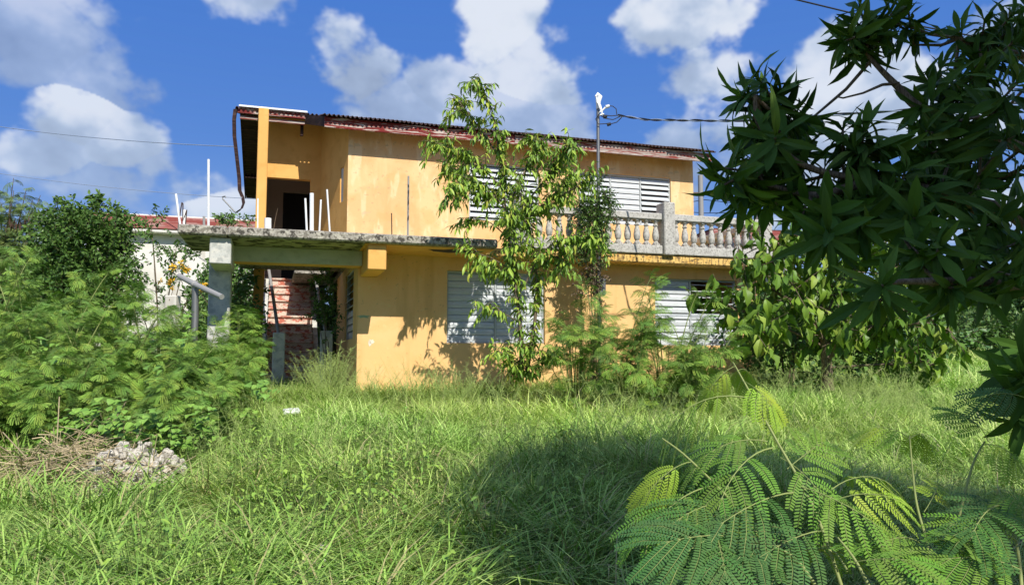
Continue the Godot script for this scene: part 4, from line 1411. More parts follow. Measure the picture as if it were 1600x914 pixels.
	for t in tips:
		var p := at(t[0], t[1], t[2])
		var ax := Vector3(t[3], t[4], t[5])
		whorl(p, ax, rng.randi_range(17, 25), rnd(0.165, 0.22), xfs)
		var best: Vector3 = nodes[0]
		for q in nodes:
			if q.distance_to(p) < best.distance_to(p): best = q
		var back := p - ax.normalized() * 0.16
		wood.tube([p - foot, back - foot, best.lerp(back, 0.4) + Vector3(0, -0.02, 0) - foot, best - foot], [0.005, 0.006, 0.008, 0.009], 5)
	var bare := [at(1405, 130, 3.2), at(1380, 132, 3.15), at(1350, 145, 3.1), at(1318, 153, 3.05), at(1308, 151, 3.05)]
	var br := []
	for p in bare: br.append(p - foot)
	wood.tube(br, [0.008, 0.007, 0.005, 0.004, 0.003], 5)
	part("branches", wood.mesh(), M.bark, tree)
	var cols := [Color(0.057, 0.124, 0.022), Color(0.068, 0.150, 0.025), Color(0.049, 0.104, 0.020), Color(0.084, 0.169, 0.027), Color(0.061, 0.130, 0.027), Color(0.101, 0.182, 0.031), Color(0.074, 0.143, 0.025), Color(0.054, 0.117, 0.022), Color(0.121, 0.195, 0.037), Color(0.068, 0.130, 0.025)]
	var ms := []
	for k in 3:
		ms.append_array(leaf_set(cols.slice(k * 3, k * 3 + 4), [0.92, 1.0, 1.08][k], [0.22, 0.195, 0.18][k], [0.2, 0.42, 0.75][k], [0.18, 0.3, 0.42][k], 6, [0.5, 0.46, 0.54][k], [0.15, 0.3, 0.45][k]))
	leaves("leaf", "foliage", ms, M.mango, tree, xfs, 300)
	# the crown overhead, out of the picture: it shades the near lawn and these branches
	var wm := MB.new()
	var wx := []
	whorl(Vector3.ZERO, Vector3.UP, 15, 0.2, wx)
	for x in wx:
		wm.col = cols[rng.randi() % cols.size()]
		wm.leaf(x, 1.0, 0.23, 0.32, 0.28, 3, 0.5)
	var crown := []
	var sunward := Vector3(0.3115, 0.6665, 0.6773)
	var gaps := [[at(1190, 710, 2.1), 0.30], [at(1390, 765, 2.0), 0.22], [at(1060, 800, 2.2), 0.14], [at(1540, 640, 2.3), 0.25], [at(1460, 860, 1.9), 0.16]]
	var tries := 0
	while crown.size() < 2300 and tries < 60000:
		tries += 1
		var q := rdir() * pow(rnd(0.0, 1.0), 0.4)
		var p := Vector3(3.7, 4.6, -0.7) + Vector3(q.x * 2.25, q.y * 1.75, q.z * 2.2)
		# stay out of the frame
		var vy := (p.y - EYE)
		if p.z < -0.3 and vy / -p.z < 0.56 and p.x / -p.z < 0.78: continue
		var open := false
		for g in gaps:
			var dd: Vector3 = p - g[0]
			if (dd - sunward * dd.dot(sunward)).length() < g[1]: open = true
		if open: continue
		var out := (p - Vector3(3.3, 4.2, -0.9)).normalized()
		crown.append(toward(p - foot, (out + Vector3.UP * 0.5 + rdir() * 0.4).rotated(Vector3.RIGHT, 0), Vector3(0.3, 0.2, 1), rnd(0.85, 1.25)) * Transform3D(Basis(Vector3.RIGHT, -PI / 2), Vector3.ZERO))
	many("crown", wm.mesh(), M.mango, tree, crown)


# a bush or far tree: leaf sprays spread through lumps of its crown
func bush(called: String, label: String, category: String, foot: Vector3, lumps: Array, spray: Array, m: Material, per: float, s0: float, s1: float, group := "", trunk_r := 0.05) -> Node3D:
	var o := thing(called, label, category, foot, group)
	var xs := []
	for k in spray.size(): xs.append([])
	var wood := MB.new()
	for l in lumps:
		var c: Vector3 = l[0]
		var r: Vector3 = l[1]
		wood.tube(smooth([Vector3(rnd(-0.1, 0.1), -0.1, rnd(-0.1, 0.1)), Vector3(c.x * 0.35, c.y * 0.5, c.z * 0.35), c], 3), taper(7, trunk_r, trunk_r * 0.2), 6)
		var n := int(per * pow(r.x * r.y * r.z, 0.667))
		for i in n:
			var d := rdir()
			var q := d * pow(rnd(0.12, 1.0), 0.45) * (1.0 + 0.22 * sin(d.x * 5.0 + c.x * 3.0) * sin(d.y * 6.0 + c.y) + rnd(-0.1, 0.12))
			var p := c + Vector3(q.x * r.x, q.y * r.y, q.z * r.z)
			if p.y < 0.05: continue
			var face := (d * 0.8 + Vector3.UP * 0.45 + rdir() * 0.7).normalized()
			xs[rng.randi() % spray.size()].append(toward(p, face, Vector3.UP + rdir() * 0.6, rnd(s0, s1)))
	part("stems", wood.mesh(), M.bark, o)
	for k in spray.size():
		many("crown", spray[k], m, o, xs[k])
	return o


# sprays of small leaves for bushes
func sprays(n: int, cols: Array, count: int, ln: float, L: float, W: float, hang := 0.2, droop := 0.3, segs := 3, fold := 0.25) -> Array:
	var out := []
	for k in n:
		var mb := MB.new()
		var xf := []
		var pts := [Vector3.ZERO, Vector3(rnd(-0.03, 0.03), rnd(0.0, 0.05), -ln * 0.5), Vector3(rnd(-0.08, 0.08) * ln * 3, rnd(-0.03, 0.03), -ln)]
		mb.col = Color(0.10, 0.09, 0.05)
		mb.tube(pts, [0.005, 0.004, 0.002], 4, false)
		leafy_twig(pts, ln / count, xf, 0.7, hang, 0.75, 1.2)
		for x in xf:
			mb.col = cols[rng.randi() % cols.size()]
			mb.leaf(x, L, W, droop, fold, segs)
		out.append(mb.mesh())
	return out


func make_bushes() -> void:
	rng.seed = 61
	var dark := [Color(0.08, 0.155, 0.035), Color(0.105, 0.195, 0.04), Color(0.065, 0.13, 0.032), Color(0.14, 0.24, 0.05)]
	var sp := sprays(4, dark, 12, 0.34, 0.10, 0.05, 0.25)
	var g := func(px: float, py: float, d: float) -> Vector3:
		var p := at(px, py, d)
		p.y = ground(p.x, p.z)
		return p
	var f: Vector3 = g.call(190, 560, 14.5)
	bush("glossy_bush", "tall dark glossy bush before the white neighbour house", "bush", f, [
		[at(130, 400, 14.5) - f, Vector3(0.65, 0.8, 0.7)], [at(165, 352, 14.8) - f, Vector3(0.42, 0.38, 0.4)], [at(105, 372, 14.4) - f, Vector3(0.4, 0.5, 0.4)], [at(90, 420, 14.2) - f, Vector3(0.6, 0.8, 0.6)], [at(178, 395, 14.6) - f, Vector3(0.22, 0.45, 0.4)],
		[at(125, 470, 14.2) - f, Vector3(0.9, 0.8, 0.8)], [at(170, 450, 14.3) - f, Vector3(0.3, 0.35, 0.4)]], sp, M.glossy, 520, 0.8, 1.2, "", 0.06)
	# straggling branches before the white wall
	var f2: Vector3 = g.call(250, 560, 13.2)
	bush("straggling_bush", "straggling leafy branches with gaps before the white neighbour wall", "bush", f2, [
		[at(240, 420, 13.2) - f2, Vector3(0.45, 0.22, 0.3)], [at(275, 385, 13.0) - f2, Vector3(0.5, 0.16, 0.3)], [at(290, 400, 12.9) - f2, Vector3(0.42, 0.18, 0.3)], [at(238, 372, 13.4) - f2, Vector3(0.22, 0.3, 0.2)], [at(235, 345, 13.5) - f2, Vector3(0.12, 0.3, 0.12)],
		[at(215, 470, 13.2) - f2, Vector3(0.4, 0.22, 0.3)], [at(262, 455, 13.2) - f2, Vector3(0.25, 0.16, 0.3)], [at(310, 430, 12.9) - f2, Vector3(0.3, 0.35, 0.2)], [at(205, 510, 13.0) - f2, Vector3(0.5, 0.25, 0.3)], [at(300, 490, 12.9) - f2, Vector3(0.4, 0.2, 0.3)]], sp, M.glossy, 170, 0.55, 0.9, "", 0.02)
	# under and beside the slab
	var mid := [Color(0.11, 0.21, 0.05), Color(0.14, 0.26, 0.055), Color(0.08, 0.16, 0.04)]
	var sp2 := sprays(3, mid, 10, 0.3, 0.085, 0.045, 0.3)
	var f3: Vector3 = g.call(385, 560, 13.2)
	bush("leafy_bush", "dark leafy bush growing under the carport slab left of the stairs", "bush", f3, [
		[at(358, 470, 13.8) - f3, Vector3(0.45, 0.65, 0.5)], [at(366, 520, 13.6) - f3, Vector3(0.45, 0.6, 0.5)], [at(362, 435, 14.2) - f3, Vector3(0.5, 0.3, 0.5)]], sp2, M.leaf, 420, 0.8, 1.2, "", 0.03)
	var f4: Vector3 = g.call(512, 545, 13.2)
	bush("creeper", "small leafy creeper climbing between the stairs and the shaded house side", "creeper", f4, [
		[at(506, 455, 13.6) - f4, Vector3(0.12, 0.45, 0.2)], [at(502, 440, 13.4) - f4, Vector3(0.16, 0.14, 0.2)], [at(496, 490, 13.3) - f4, Vector3(0.14, 0.2, 0.16)], [at(514, 500, 13.4) - f4, Vector3(0.14, 0.4, 0.2)]], sp2, M.leaf, 700, 0.5, 0.8, "", 0.012)
	var f5 := at(370, 356, 11.6)
	bush("roof_weed", "small green weed tuft sprouting on the slab top below the bent metal strip", "weed", f5, [
		[Vector3(0.0, 0.07, 0), Vector3(0.30, 0.07, 0.15)], [Vector3(-0.2, 0.03, 0), Vector3(0.18, 0.06, 0.12)]], sprays(2, mid, 9, 0.16, 0.05, 0.025), M.leaf, 2200, 0.8, 1.2, "", 0.006)
	# creeper wound round the mast: green above the slab, dead and brown below
	var f6 := at(928, 420, 12.1)
	f6.y = ground(f6.x, f6.z)
	var vine := sprays(4, [Color(0.08, 0.16, 0.035), Color(0.11, 0.20, 0.045), Color(0.055, 0.11, 0.028), Color(0.16, 0.26, 0.05)], 12, 0.2, 0.055, 0.022, 0.35)
	bush("mast_vine", "dense dark green vine wrapped round the service mast at balcony height", "vine", f6, [
		[at(932, 310, 12.1) - f6, Vector3(0.12, 0.28, 0.12)], [at(930, 345, 12.1) - f6, Vector3(0.22, 0.32, 0.18)], [at(918, 365, 12.1) - f6, Vector3(0.22, 0.26, 0.18)], [at(943, 330, 12.1) - f6, Vector3(0.14, 0.22, 0.14)], [at(908, 335, 12.1) - f6, Vector3(0.1, 0.2, 0.1)], [at(930, 395, 12.0) - f6, Vector3(0.2, 0.2, 0.15)]], vine, M.leaf, 1500, 0.8, 1.2, "", 0.012)
	var deadv := sprays(4, [Color(0.20, 0.14, 0.09), Color(0.12, 0.085, 0.06), Color(0.26, 0.20, 0.12), Color(0.15, 0.20, 0.06)], 12, 0.16, 0.05, 0.02, 0.6)
	bush("dead_vine", "withered brown vine hanging on the mast below the balcony edge", "vine", f6 + Vector3(0.0, 0, 0.02), [
		[at(928, 420, 12.1) - f6, Vector3(0.16, 0.30, 0.12)], [at(922, 455, 12.1) - f6, Vector3(0.17, 0.28, 0.12)], [at(930, 405, 12.1) - f6, Vector3(0.2, 0.15, 0.12)]], deadv, M.dry, 1300, 0.8, 1.2, "", 0.015)
	# yellow withered leaf clumps by the pipe rail
	var yl := sprays(3, [Color(0.72, 0.42, 0.02), Color(0.80, 0.50, 0.03), Color(0.62, 0.34, 0.02)], 10, 0.10, 0.07, 0.03, 0.8)
	var spots := [[279, 425, 9.7, 0.09, 0.09, "yellow leaf clump at the upper end of the grey pipe rail"], [269, 452, 9.8, 0.10, 0.07, "yellow leaf clump on top of the whitewashed post"], [312, 455, 9.6, 0.05, 0.06, "small yellow leaf clump under the grey pipe rail"], [246, 440, 11.8, 0.07, 0.05, "dull yellow leaf clump in the straggling branches"]]
	for s in spots:
		var p := at(s[0], s[1], s[2])
		bush("yellow_leaves", s[5], "leaves", p - Vector3(0, 0.05, 0), [[Vector3(0, 0.05, 0), Vector3(s[3], s[4], 0.08)]], yl, M.leaf, 1500, 0.6, 0.9, "", 0.005)
	var f7: Vector3 = g.call(1230, 590, 12.4)
	bush("undergrowth_bush", "shaded leafy bush under the big-leaved tree at the house's lower corner", "bush", f7, [
		[at(1210, 500, 12.6) - f7, Vector3(0.7, 0.7, 0.5)], [at(1265, 470, 12.8) - f7, Vector3(0.6, 0.8, 0.5)], [at(1240, 550, 12.2) - f7, Vector3(0.9, 0.5, 0.5)]], sp2, M.leaf, 330, 0.9, 1.5, "", 0.03)
	var f8: Vector3 = g.call(1375, 590, 12.8)
	bush("undergrowth_bush", "shaded leafy bush under the big-leaved tree, nearer the open lawn", "bush", f8, [
		[at(1340, 500, 13.0) - f8, Vector3(0.7, 0.7, 0.5)], [at(1400, 480, 13.2) - f8, Vector3(0.7, 0.8, 0.5)], [at(1370, 550, 12.6) - f8, Vector3(1.1, 0.45, 0.5)], [at(1440, 530, 13.2) - f8, Vector3(0.6, 0.5, 0.5)]], sp2, M.leaf, 330, 0.9, 1.5, "", 0.03)
	# trees behind: the far right and the far left
	var farc := [Color(0.09, 0.17, 0.045), Color(0.12, 0.21, 0.055), Color(0.07, 0.13, 0.035), Color(0.16, 0.24, 0.06)]
	var far := sprays(4, farc, 12, 0.6, 0.17, 0.085, 0.25, 0.3, 2)
	var rows := [
		[1180, 27.0, 475, 1.9, "rounded green tree behind the house's far end"], [1265, 29.0, 455, 2.3, "tall green tree behind the big-leaved tree"], [1345, 31.0, 470, 2.3, "dense dark tree just past the big-leaved tree crown"], [1420, 30.0, 478, 2.2, "dense dark tree showing between mango leaves at lawn's end"],
		[1485, 26.0, 482, 1.9, "dark tree standing in shade at the end of the lawn"], [1545, 24.0, 505, 1.4, "lighter green shrub rounded at the lawn's far edge"], [1600, 26.0, 470, 2.0, "green tree at the picture's edge behind the lawn"], [1680, 25.0, 450, 2.4, "outermost green tree beyond the lawn and frame"]]
	for r in rows:
		var ft: Vector3 = g.call(r[0], 560, r[1])
		var top := at(r[0], r[2], r[1]).y - ft.y
		var w: float = r[3]
		bush("hedge_tree", r[4], "tree", ft, [[Vector3(0, top * 0.62, 0), Vector3(w * 0.8, top * 0.42, w * 0.7)], [Vector3(w * 0.45, top * 0.45, 0.3), Vector3(w * 0.6, top * 0.4, w * 0.5)], [Vector3(-w * 0.5, top * 0.4, 0.3), Vector3(w * 0.6, top * 0.38, w * 0.5)], [Vector3(0, top * 0.25, 0.4), Vector3(w * 0.9, top * 0.26, w * 0.5)]], far, M.leaf, 260, 0.8, 1.3, "trees beyond the lawn", 0.12)
	# distant scrub all along the back, left of the house
	for r in [[-120, 22.0, 430, 2.2, "green tree beyond the frame edge past the feathery tree"], [60, 26.0, 395, 1.6, "pale green tree low behind the glossy bush"], [350, 23.0, 440, 1.2, "shaded tree behind the carport column"], [440, 24.0, 452, 1.2, "shaded tree behind the outside stairs"], [510, 20.0, 425, 1.1, "shaded tree filling the gap between stairs and house side"]]:
		var ft: Vector3 = g.call(r[0], 560, r[1])
		var top := at(r[0], r[2], r[1]).y - ft.y
		var w: float = r[3]
		bush("hedge_tree", r[4], "tree", ft, [[Vector3(0, top * 0.6, 0), Vector3(w * 0.8, top * 0.42, w * 0.7)], [Vector3(0.2, top * 0.3, 0.4), Vector3(w, top * 0.32, w * 0.6)]], far, M.leaf, 260, 0.8, 1.3, "trees behind the house", 0.1)


# one feathery compound leaf along -Z: stalk, side stalks, paired leaflets
func frond(L: float, pairs: int, pl: float, nl: int, ll: float, lw: float, droop: float, col: Color, stalk: Color, limp := 0.0, twist := 0.0, fine := false) -> ArrayMesh:
	var mb := MB.new()
	var axis := []
	var dirs := []
	var p := Vector3.ZERO
	var a := 0.25
	var steps := pairs + 3
	for i in steps:
		axis.append(p)
		var d := Vector3(sin(twist * i / steps), sin(a), -cos(a)).normalized()
		dirs.append(d)
		p += d * L / steps
		a -= droop / steps
	axis.append(p)
	mb.col = stalk
	mb.tube(axis, taper(axis.size(), L * 0.0095, L * 0.003), 4, false)
	for i in pairs:
		var k := i + 3 if i + 3 < axis.size() else axis.size() - 1
		var org: Vector3 = axis[k]
		var t: Vector3 = dirs[mini(k, dirs.size() - 1)]
		var f := float(i) / maxf(pairs - 1, 1)
		var plen := pl * (0.72 + 0.5 * sin(PI * (0.18 + 0.64 * f))) * rnd(0.9, 1.06)
		for s in [-1.0, 1.0]:
			var up := Vector3(1, 0, 0).cross(t).normalized()
			if up.y < 0: up = -up
			var ang: float = lerpf(1.25, 0.5, f) * s + rnd(-0.08, 0.08)
			var d := t.rotated(up, -ang)
			d = (d + Vector3.DOWN * limp + up * rnd(-0.12, 0.28)).normalized()
			var q := org
			var path := [q]
			var pd := []
			var nseg := nl
			for j in nseg:
				pd.append(d)
				q += d * plen / nseg
				d = (d + Vector3.DOWN * (0.05 + limp * 0.10) * 12.0 / nseg + t * 0.03 * 12.0 / nseg).normalized()
				path.append(q)
			mb.col = stalk
			mb.tube([path[0], path[nseg / 2], path[nseg]], [L * 0.0055, L * 0.0045, L * 0.002], 3, false)
			mb.col = col * Color(rnd(0.88, 1.12), rnd(0.9, 1.1), rnd(0.85, 1.15))
			for j in range(0, nseg):
				var c: Vector3 = path[j + 1]
				var dd: Vector3 = pd[j]
				var sd := dd.cross(up).normalized()
				var nn := sd.cross(dd).normalized()
				if nn.y < 0: nn = -nn
				var g := float(j) / nseg
				var size := ll * (0.7 + 0.45 * sin(PI * clampf(0.15 + g * 0.8, 0, 1)))
				for w in [-1.0, 1.0]:
					var o: Vector3 = (sd * w * 0.95 + dd * 0.28 + nn * rnd(0.0, 0.2) + Vector3.DOWN * limp * 0.6).normalized()
					var wide := dd * lw * 0.5
					var b0 := c + o * 0.002
					var tip := c + o * size
					if fine:
						var e1 := c + o * size * 0.1 + wide * 0.95; var e2 := c + o * size * 0.1 - wide * 0.85
						var f1 := c + o * size * 0.8 + wide * 0.95; var f2 := c + o * size * 0.8 - wide * 0.7
						mb.tri_n(b0, e1, e2, nn, nn, nn)
						mb.tri_n(e1, f1, f2, nn, nn, nn)
						mb.tri_n(e1, f2, e2, nn, nn, nn)
						mb.tri_n(f1, tip, f2, nn, nn, nn)
						continue
					var m1 := c + o * size * 0.5 + wide
					var m2 := c + o * size * 0.5 - wide
					mb.tri_n(b0, m1, tip, nn, nn, nn)
					mb.tri_n(b0, tip, m2, nn, nn, nn)
	return mb.mesh()


func feather_shrub(called: String, label: String, foot: Vector3, tall: float, wide: float, stems: int, fronds: Array, per_stem: int, size0: float, size1: float, lean: Vector3, most: int, group: String, low := 0.25) -> void:
	var o := thing(called, label, "shrub", foot, group)
	var xfs := []
	var wood := MB.new()
	for s in stems:
		var az := TAU * s / stems + rnd(-0.5, 0.5)
		var out := Vector3(cos(az), 0, sin(az))
		var reach := wide * rnd(0.35, 1.0)
		var h := tall * rnd(0.62, 1.0) * (1.08 - 0.25 * reach / wide)
		if s % 6 == 0: h = tall * rnd(1.0, 1.14)
		var p0 := out * rnd(0.02, 0.15)
		var p1 := out * reach * 0.4 + Vector3.UP * h * 0.5 + lean * 0.3
		var p2 := out * reach * 0.8 + Vector3.UP * h * 0.88 + lean * 0.8
		var p3 := out * reach + Vector3.UP * h + lean
		var pts := smooth([p0, p1, p2, p3], 5)
		wood.tube(pts, taper(pts.size(), 0.012, 0.003), 5)
		for k in per_stem:
			var f := rnd(low, 1.0)
			var idx := mini(int(f * (pts.size() - 1)), pts.size() - 2)
			var t: Vector3 = (pts[idx + 1] - pts[idx]).normalized()
			var side := (rdir() * Vector3(1, 0.6, 1) + out * 0.3).normalized()
			var dir := (t * 0.35 + side * 0.9 + Vector3.UP * rnd(-0.1, 0.45)).normalized()
			xfs.append(Transform3D(toward(Vector3.ZERO, dir, Vector3.UP + rdir() * 0.6, rnd(size0, size1)).basis, foot + (pts[idx] as Vector3)))
	part("stems", wood.mesh(), M.stem, o)
	leaves("frond", "foliage", fronds, M.feather, o, xfs, most)


func make_feather_shrubs() -> void:
	rng.seed = 81
	var cols := [Color(0.19, 0.34, 0.055), Color(0.24, 0.39, 0.06), Color(0.16, 0.29, 0.055), Color(0.28, 0.43, 0.065), Color(0.34, 0.47, 0.08), Color(0.13, 0.24, 0.05)]
	var fr := []
	for i in 6:
		fr.append(frond(0.20, rng.randi_range(3, 5), 0.095, 10, 0.0165, 0.0085, rnd(0.6, 1.3), cols[i], Color(0.16, 0.24, 0.06), rnd(0.05, 0.35), rnd(-0.4, 0.4)))
	# the thicket on the left: [x, depth, top y in the picture, reach, label]
	var left := [
		[-45, 9.4, 420, 0.9, "feathery shrub cut off by the picture edge below the feathery tree"], [55, 9.5, 438, 0.9, "feathery shrub just below the glossy bush"], [150, 9.5, 458, 0.9, "feathery shrub of the thicket between glossy bush and white wall"], [236, 9.3, 497, 0.75, "feathery shrub of the thicket just before the whitewashed post"], [305, 9.2, 530, 0.5, "feathery shrub of the thicket at the carport column's foot"],
		[-20, 8.2, 500, 0.85, "feathery shrub at the picture edge, middle row of the thicket"], [80, 8.3, 498, 0.85, "feathery shrub in the thicket's middle, second from the picture edge"], [170, 8.3, 512, 0.85, "feathery shrub in the thicket's middle, below the white wall"], [250, 8.2, 550, 0.7, "feathery shrub in the thicket's middle, below the pipe rail"], [328, 8.6, 580, 0.5, "feathery shrub where the thicket meets the lawn before the column"],
		[0, 7.5, 572, 0.7, "low feathery shrub at the picture edge above the dry straw"], [100, 7.4, 575, 0.7, "low feathery shrub above the middle of the dry straw"], [200, 7.7, 592, 0.6, "low feathery shrub above the white rubble"], [285, 7.5, 610, 0.6, "low feathery shrub at the thicket's lawn end"],
		[374, 10.8, 500, 0.28, "tall feathery shrub under the slab beside the stairs"], [345, 9.6, 560, 0.45, "small feathery shrub in the grass before the carport"]]
	for l in left:
		var f := at(l[0], 600, l[1])
		f.y = ground(f.x, f.z)
		var tall := at(l[0], l[2], l[1]).y - f.y
		feather_shrub("feather_shrub", l[4], f, tall, l[3], 21, fr, 33, 0.6, 1.1, Vector3(rnd(-0.1, 0.1), 0, rnd(0, 0.15)), 55, "feathery shrubs of the left thicket", 0.2)
	var right := [
		[960, 10.3, 455, 0.8, "feathery shrub growing high before the dead vine"], [1040, 10.4, 480, 0.8, "feathery shrub growing before the half open window"], [900, 10.2, 500, 0.6, "feathery shrub just right of the slender tree's foot"], [1090, 10.0, 525, 0.55, "low feathery shrub at the far end of the window shrubs"], [985, 9.9, 530, 0.6, "low feathery shrub in front of the window shrubs"]]
	for l in right:
		var f := at(l[0], 600, l[1])
		f.y = ground(f.x, f.z)
		var tall := at(l[0], l[2], l[1]).y - f.y
		feather_shrub("feather_shrub", l[4], f, tall, l[3], 13, fr, 18, 0.8, 1.35, Vector3.ZERO, 50, "feathery shrubs before the house wall", 0.2)
	# the far feathery tree at the picture's edge, with hanging brown pods
	var f := at(-10, 560, 17.0)
	f.y = ground(f.x, f.z)
	var t := thing("feather_tree", "feathery tree with brown hanging pods at the picture's edge before the sky", "tree", f)
	var xs := []
	var wood := MB.new()
	var pods := MB.new()
	for s in 26:
		var tip := at(rnd(-90, 52), rnd(280, 430), 17.0 + rnd(-1.0, 1.0))
		if s < 5: tip = at([62, 40, 58, 20, 50][s], [305, 295, 330, 278, 312][s], 17.0)
		var pts := smooth([Vector3(rnd(-0.2, 0.2), 0, 0), Vector3((tip.x - f.x) * 0.3, (tip.y - f.y) * 0.5, (tip.z - f.z) * 0.4), tip - f], 5)
		wood.tube(pts, taper(pts.size(), 0.04, 0.006), 5)
		for k in 80:
			var q: Vector3 = pts[int(rnd(0.5, 1.0) * (pts.size() - 1))]
			xs.append(Transform3D(toward(Vector3.ZERO, rdir() * Vector3(1, 0.5, 1) + Vector3(0, 0.1, 0), Vector3.UP + rdir() * 0.5, rnd(0.6, 1.1)).basis, q + rdir() * 0.25))
	for k in 26:
		var q := at(rnd(14, 46), rnd(336, 352), 16.6 + rnd(-0.3, 0.3)) - f
		pods.col = Color(0.085, 0.05, 0.035)
		pods.leaf(toward(q, Vector3(rnd(-0.3, 0.3), -1, rnd(-0.3, 0.3)), rdir(), 1.0), 0.2, 0.035, 0.1, 0.1, 2)
	part("branches", wood.mesh(), M.bark, t)
	part("pods", pods.mesh(), M.dry, t)
	var cut := [[], [], []]
	for x in xs: cut[rng.randi() % 3].append(x)
	var old := []
	for i in 3:
		old.append(frond(0.30, 6, 0.11, 8, 0.022, 0.012, 1.0, [Color(0.19, 0.28, 0.08), Color(0.15, 0.23, 0.07), Color(0.24, 0.33, 0.09)][i], Color(0.12, 0.13, 0.05), 0.3))
	for i in 3: many("crown", old[i], M.feather, t, cut[i])


func make_near_shrub() -> void:
	rng.seed = 91
	var foot := Vector3(0.95, 0.0, -2.15)
	foot.y = ground(foot.x, foot.z)
	var o := thing("near_feather_shrub", "feathery shrub close to the viewer, large fronds half in sun, half in mango shade", "shrub", foot)
	var wood := MB.new()
	var stems := [
		[[1330, 960, 1.9], [1275, 800, 2.0], [1215, 690, 2.1], [1165, 600, 2.2], [1146, 566, 2.25]],
		[[1260, 960, 1.9], [1170, 815, 2.0], [1080, 720, 2.1], [1035, 685, 2.15]],
		[[1475, 960, 1.9], [1450, 850, 2.0], [1432, 780, 2.05], [1422, 680, 2.1]],
		[[1470, 960, 2.0], [1495, 830, 2.1], [1520, 730, 2.15], [1540, 690, 2.2]],
		[[1300, 960, 1.8], [1240, 870, 1.85], [1150, 840, 1.9], [1100, 835, 1.9]],
		[[1600, 960, 1.8], [1590, 850, 1.9], [1560, 760, 2.0]],
		[[1380, 960, 1.75], [1340, 880, 1.8], [1310, 840, 1.85]]]
	for s in stems:
		var pts := []
		for q in s: pts.append(at(q[0], q[1], q[2]) - foot)
		pts = smooth(pts, 5)
		wood.tube(pts, taper(pts.size(), 0.0052, 0.002), 7)
	part("stems", wood.mesh(), M.stem, o)
	var young := Color(0.32, 0.46, 0.055)
	var mid := Color(0.16, 0.30, 0.045)
	var old := Color(0.08, 0.175, 0.045)
	# base x, y, depth; tip x, y, depth; pairs, colour, limpness, droop
	var list := [
		[1208, 700, 2.1, 1105, 800, 1.95, 8, mid, 0.12, 0.9], [1200, 690, 2.1, 1090, 720, 2.1, 7, mid, 0.10, 1.0], [1220, 715, 2.1, 1300, 800, 2.0, 7, mid, 0.15, 0.8], [1228, 735, 2.08, 1305, 705, 2.15, 5, mid, 0.1, 0.7],
		[1178, 625, 2.17, 1030, 650, 2.2, 7, young, 0.75, 1.3], [1160, 595, 2.2, 1205, 640, 2.1, 6, young, 0.5, 1.2], [1150, 572, 2.24, 1110, 610, 2.2, 6, young, 0.8, 1.2], [1152, 580, 2.22, 1180, 590, 2.3, 5, young, 0.6, 1.3],
		[1080, 722, 2.1, 1010, 770, 2.0, 5, young, 0.8, 1.4], [1110, 760, 2.07, 1010, 850, 1.95, 7, mid, 0.15, 0.8], [1140, 790, 2.03, 1060, 830, 1.9, 6, old, 0.1, 0.9],
		[1290, 790, 2.0, 1420, 770, 1.95, 7, young, 0.5, 1.3], [1300, 765, 2.0, 1400, 745, 2.05, 6, young, 0.45, 1.2], [1250, 760, 2.03, 1370, 850, 1.9, 8, mid, 0.2, 0.7], [1240, 770, 2.0, 1130, 860, 1.85, 7, old, 0.12, 0.7],
		[1270, 800, 2.0, 1340, 880, 1.8, 7, old, 0.15, 0.6], [1285, 830, 1.95, 1200, 900, 1.8, 7, old, 0.1, 0.7], [1180, 830, 1.97, 1060, 900, 1.8, 7, old, 0.12, 0.8], [1310, 845, 1.85, 1240, 900, 1.75, 6, old, 0.1, 0.7],
		[1150, 840, 1.9, 1040, 880, 1.8, 7, old, 0.1, 0.8], [1120, 838, 1.9, 1130, 920, 1.75, 6, old, 0.1, 0.6], [1330, 880, 1.8, 1440, 900, 1.7, 7, mid, 0.12, 0.7], [1340, 870, 1.8, 1420, 830, 1.85, 6, old, 0.1, 0.8],
		[1440, 850, 2.0, 1380, 860, 1.9, 5, mid, 0.2, 0.8], [1445, 800, 2.04, 1480, 760, 2.1, 4, young, 0.3, 0.9], [1425, 690, 2.1, 1390, 680, 2.1, 5, young, 0.7, 1.3], [1424, 685, 2.1, 1450, 690, 2.15, 4, young, 0.6, 1.3],
		[1590, 845, 1.9, 1500, 840, 1.85, 6, mid, 0.1, 0.7], [1585, 830, 1.9, 1520, 780, 2.0, 6, old, 0.12, 0.8], [1595, 890, 1.8, 1480, 900, 1.75, 7, mid, 0.12, 0.7], [1570, 790, 1.95, 1510, 860, 1.8, 6, old, 0.12, 0.7], [1562, 765, 2.0, 1600, 800, 1.9, 5, mid, 0.2, 0.8],
		[1538, 695, 2.2, 1590, 720, 2.1, 5, young, 0.4, 1.0], [1545, 690, 2.2, 1500, 640, 2.2, 6, mid, 0.35, 1.1], [1600, 640, 2.1, 1500, 655, 2.05, 8, old, 0.3, 0.9], [1610, 625, 2.1, 1530, 620, 2.1, 7, old, 0.3, 1.0],
		[1480, 900, 2.0, 1550, 880, 1.9, 6, old, 0.1, 0.7], [1495, 835, 2.1, 1560, 820, 2.05, 6, mid, 0.15, 0.8]]
	for k in 10:
		var x := rnd(1080, 1620)
		var y := rnd(870, 970)
		list.append([x, y, rnd(1.7, 2.3), x + rnd(-110, 110), y + rnd(-50, 40), rnd(1.65, 2.3), 7, old if k % 2 else mid, 0.12, 0.8])
	var skip := 0
